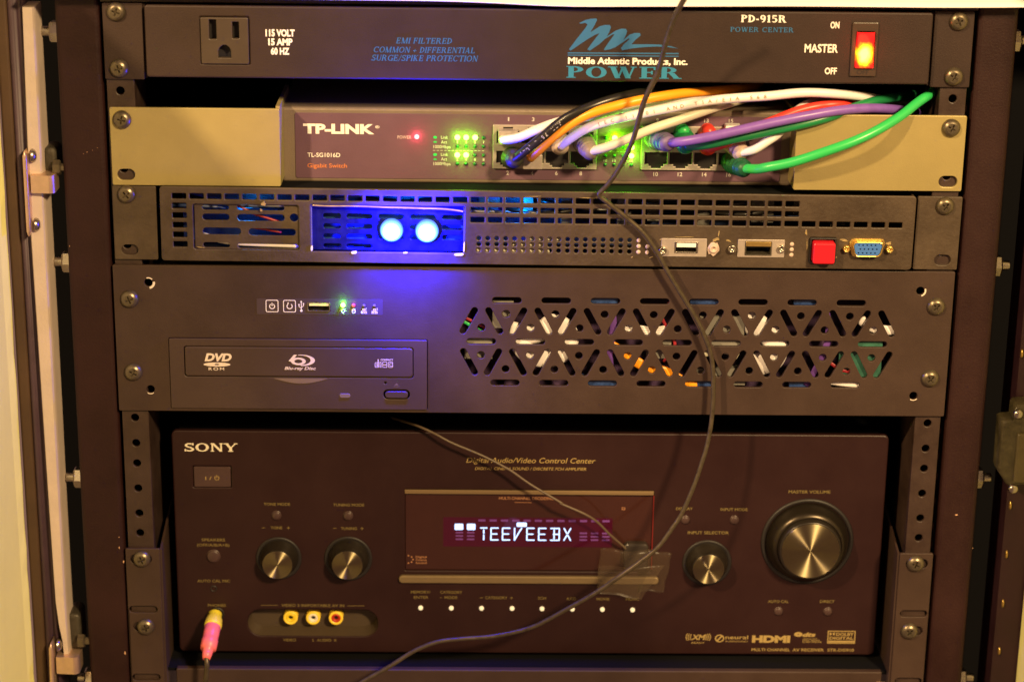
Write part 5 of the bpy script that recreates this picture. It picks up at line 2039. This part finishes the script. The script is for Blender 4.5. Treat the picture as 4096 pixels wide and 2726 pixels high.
ir = thing('sensor_lead', 'fine brown lead running from under the server to the taped sensor on the display', 'sensor lead', sl[-1])
put('lead', G().tube(sl, .75, 10, 6), M_CORD2, ir)
p = Z(2, 3, 1000, 545, -17)
g = G().prism(rrect(p[0] - 6.5, p[1] - 9, p[0] + 8.5, p[1] + 8.5, 3, 5), RW - 1.5, RW + 3.4, 1.5)
put('sensor', g, mat('sensor_shell', (.03, .024, .02), .3), ir)


def tape(name, label, pts, w0, bulge):
    g = G()
    q = [Z(2, 3, x, y, RW + 1) for x, y in pts]
    n = 10
    vs, fs = [], []
    for j in range(n + 1):
        for i in range(n + 1):
            s, t = i / n, j / n
            top = Vector(q[0]).lerp(Vector(q[1]), s)
            bot = Vector(q[3]).lerp(Vector(q[2]), s)
            P_ = top.lerp(bot, t)
            P_.x += .35 * math.sin(t * 11 + s * 3) + .25 * math.sin(s * 17)
            P_.y += .45 * math.sin(s * 9 + t * 4)
            w = w0 + bulge(P_.x, P_.y) + .35 * math.sin(7 * s + 5 * t) * math.sin(9 * t + 2)
            vs.append((P_.x, P_.y, w))
    for j in range(n):
        for i in range(n):
            k = j * (n + 1) + i
            fs.append((k, k + 1, k + n + 2, k + n + 1))
    g.add(vs, fs, True)
    o = put(name, g, M_TAPE)
    md = o.modifiers.new('thickness', 'SOLIDIFY')
    md.thickness = .0002
    return tag(o, label, 'tape', 'clear tape holding the sensor')


def bulge(u, v, c=p):
    d = math.hypot((u - c[0]) / 11, (v - c[1]) / 12)
    return 4.2 * max(0, 1 - d * d * .7) if d < 1.2 else 0


tape('clear_tape', 'crumpled clear tape patch stuck over the lower right corner of the display', ((720, 470), (1160, 470), (1040, 880), (690, 830)), RW + 2.6, bulge)
tape('clear_tape', 'flat clear tape tab sticking out towards the input knob', ((1040, 480), (1312, 520), (1240, 835), (1030, 830)), RW + .8, lambda u, v: 0)
tape('clear_tape', 'lower layer of clear tape folded over the display ledge', ((700, 605), (1245, 600), (1050, 880), (690, 820)), RW + 4.2, lambda u, v: .6 * bulge(u, v))


def qz(x, y, w=0):
    return U(680 + x * 420 / 1477, 2280 + y * 446 / 1568, w)


ap = thing('audio_plug', 'pink audio plug with gold collar hanging from the headphone jack on a black lead', 'plug', qz(600, 700, -15))
A, B_ = Vector(qz(640, 600, -17)), Vector(qz(510, 1240, 14))


def along(f):
    return tuple(A.lerp(B_, f))


put('collar', G().tube([along(0), along(.03), along(.1), along(.14), along(.26), along(.30)], [4.0, 4.1, 4.1, 5.0, 5.4, 5.3], 24, 1), M_OLIVE, ap)
put('plug_body', G().tube([along(.29), along(.31), along(.45), along(.50), along(.52), along(.545), along(.565), along(.60), along(.78), along(.80), along(.90), along(1.0)],
                         [4.4, 4.9, 4.8, 4.8, 4.5, 4.8, 4.5, 5.0, 4.8, 3.2, 3.0, 2.3], 24, 1), M_PINK, ap)
put('lead', G().tube([along(.97), qz(520, 1320, 15), qz(515, 1430, 15), qz(500, 1560, 14), qz(480, 1700, 12)], 1.55, 12, 6), M_CORD, ap)
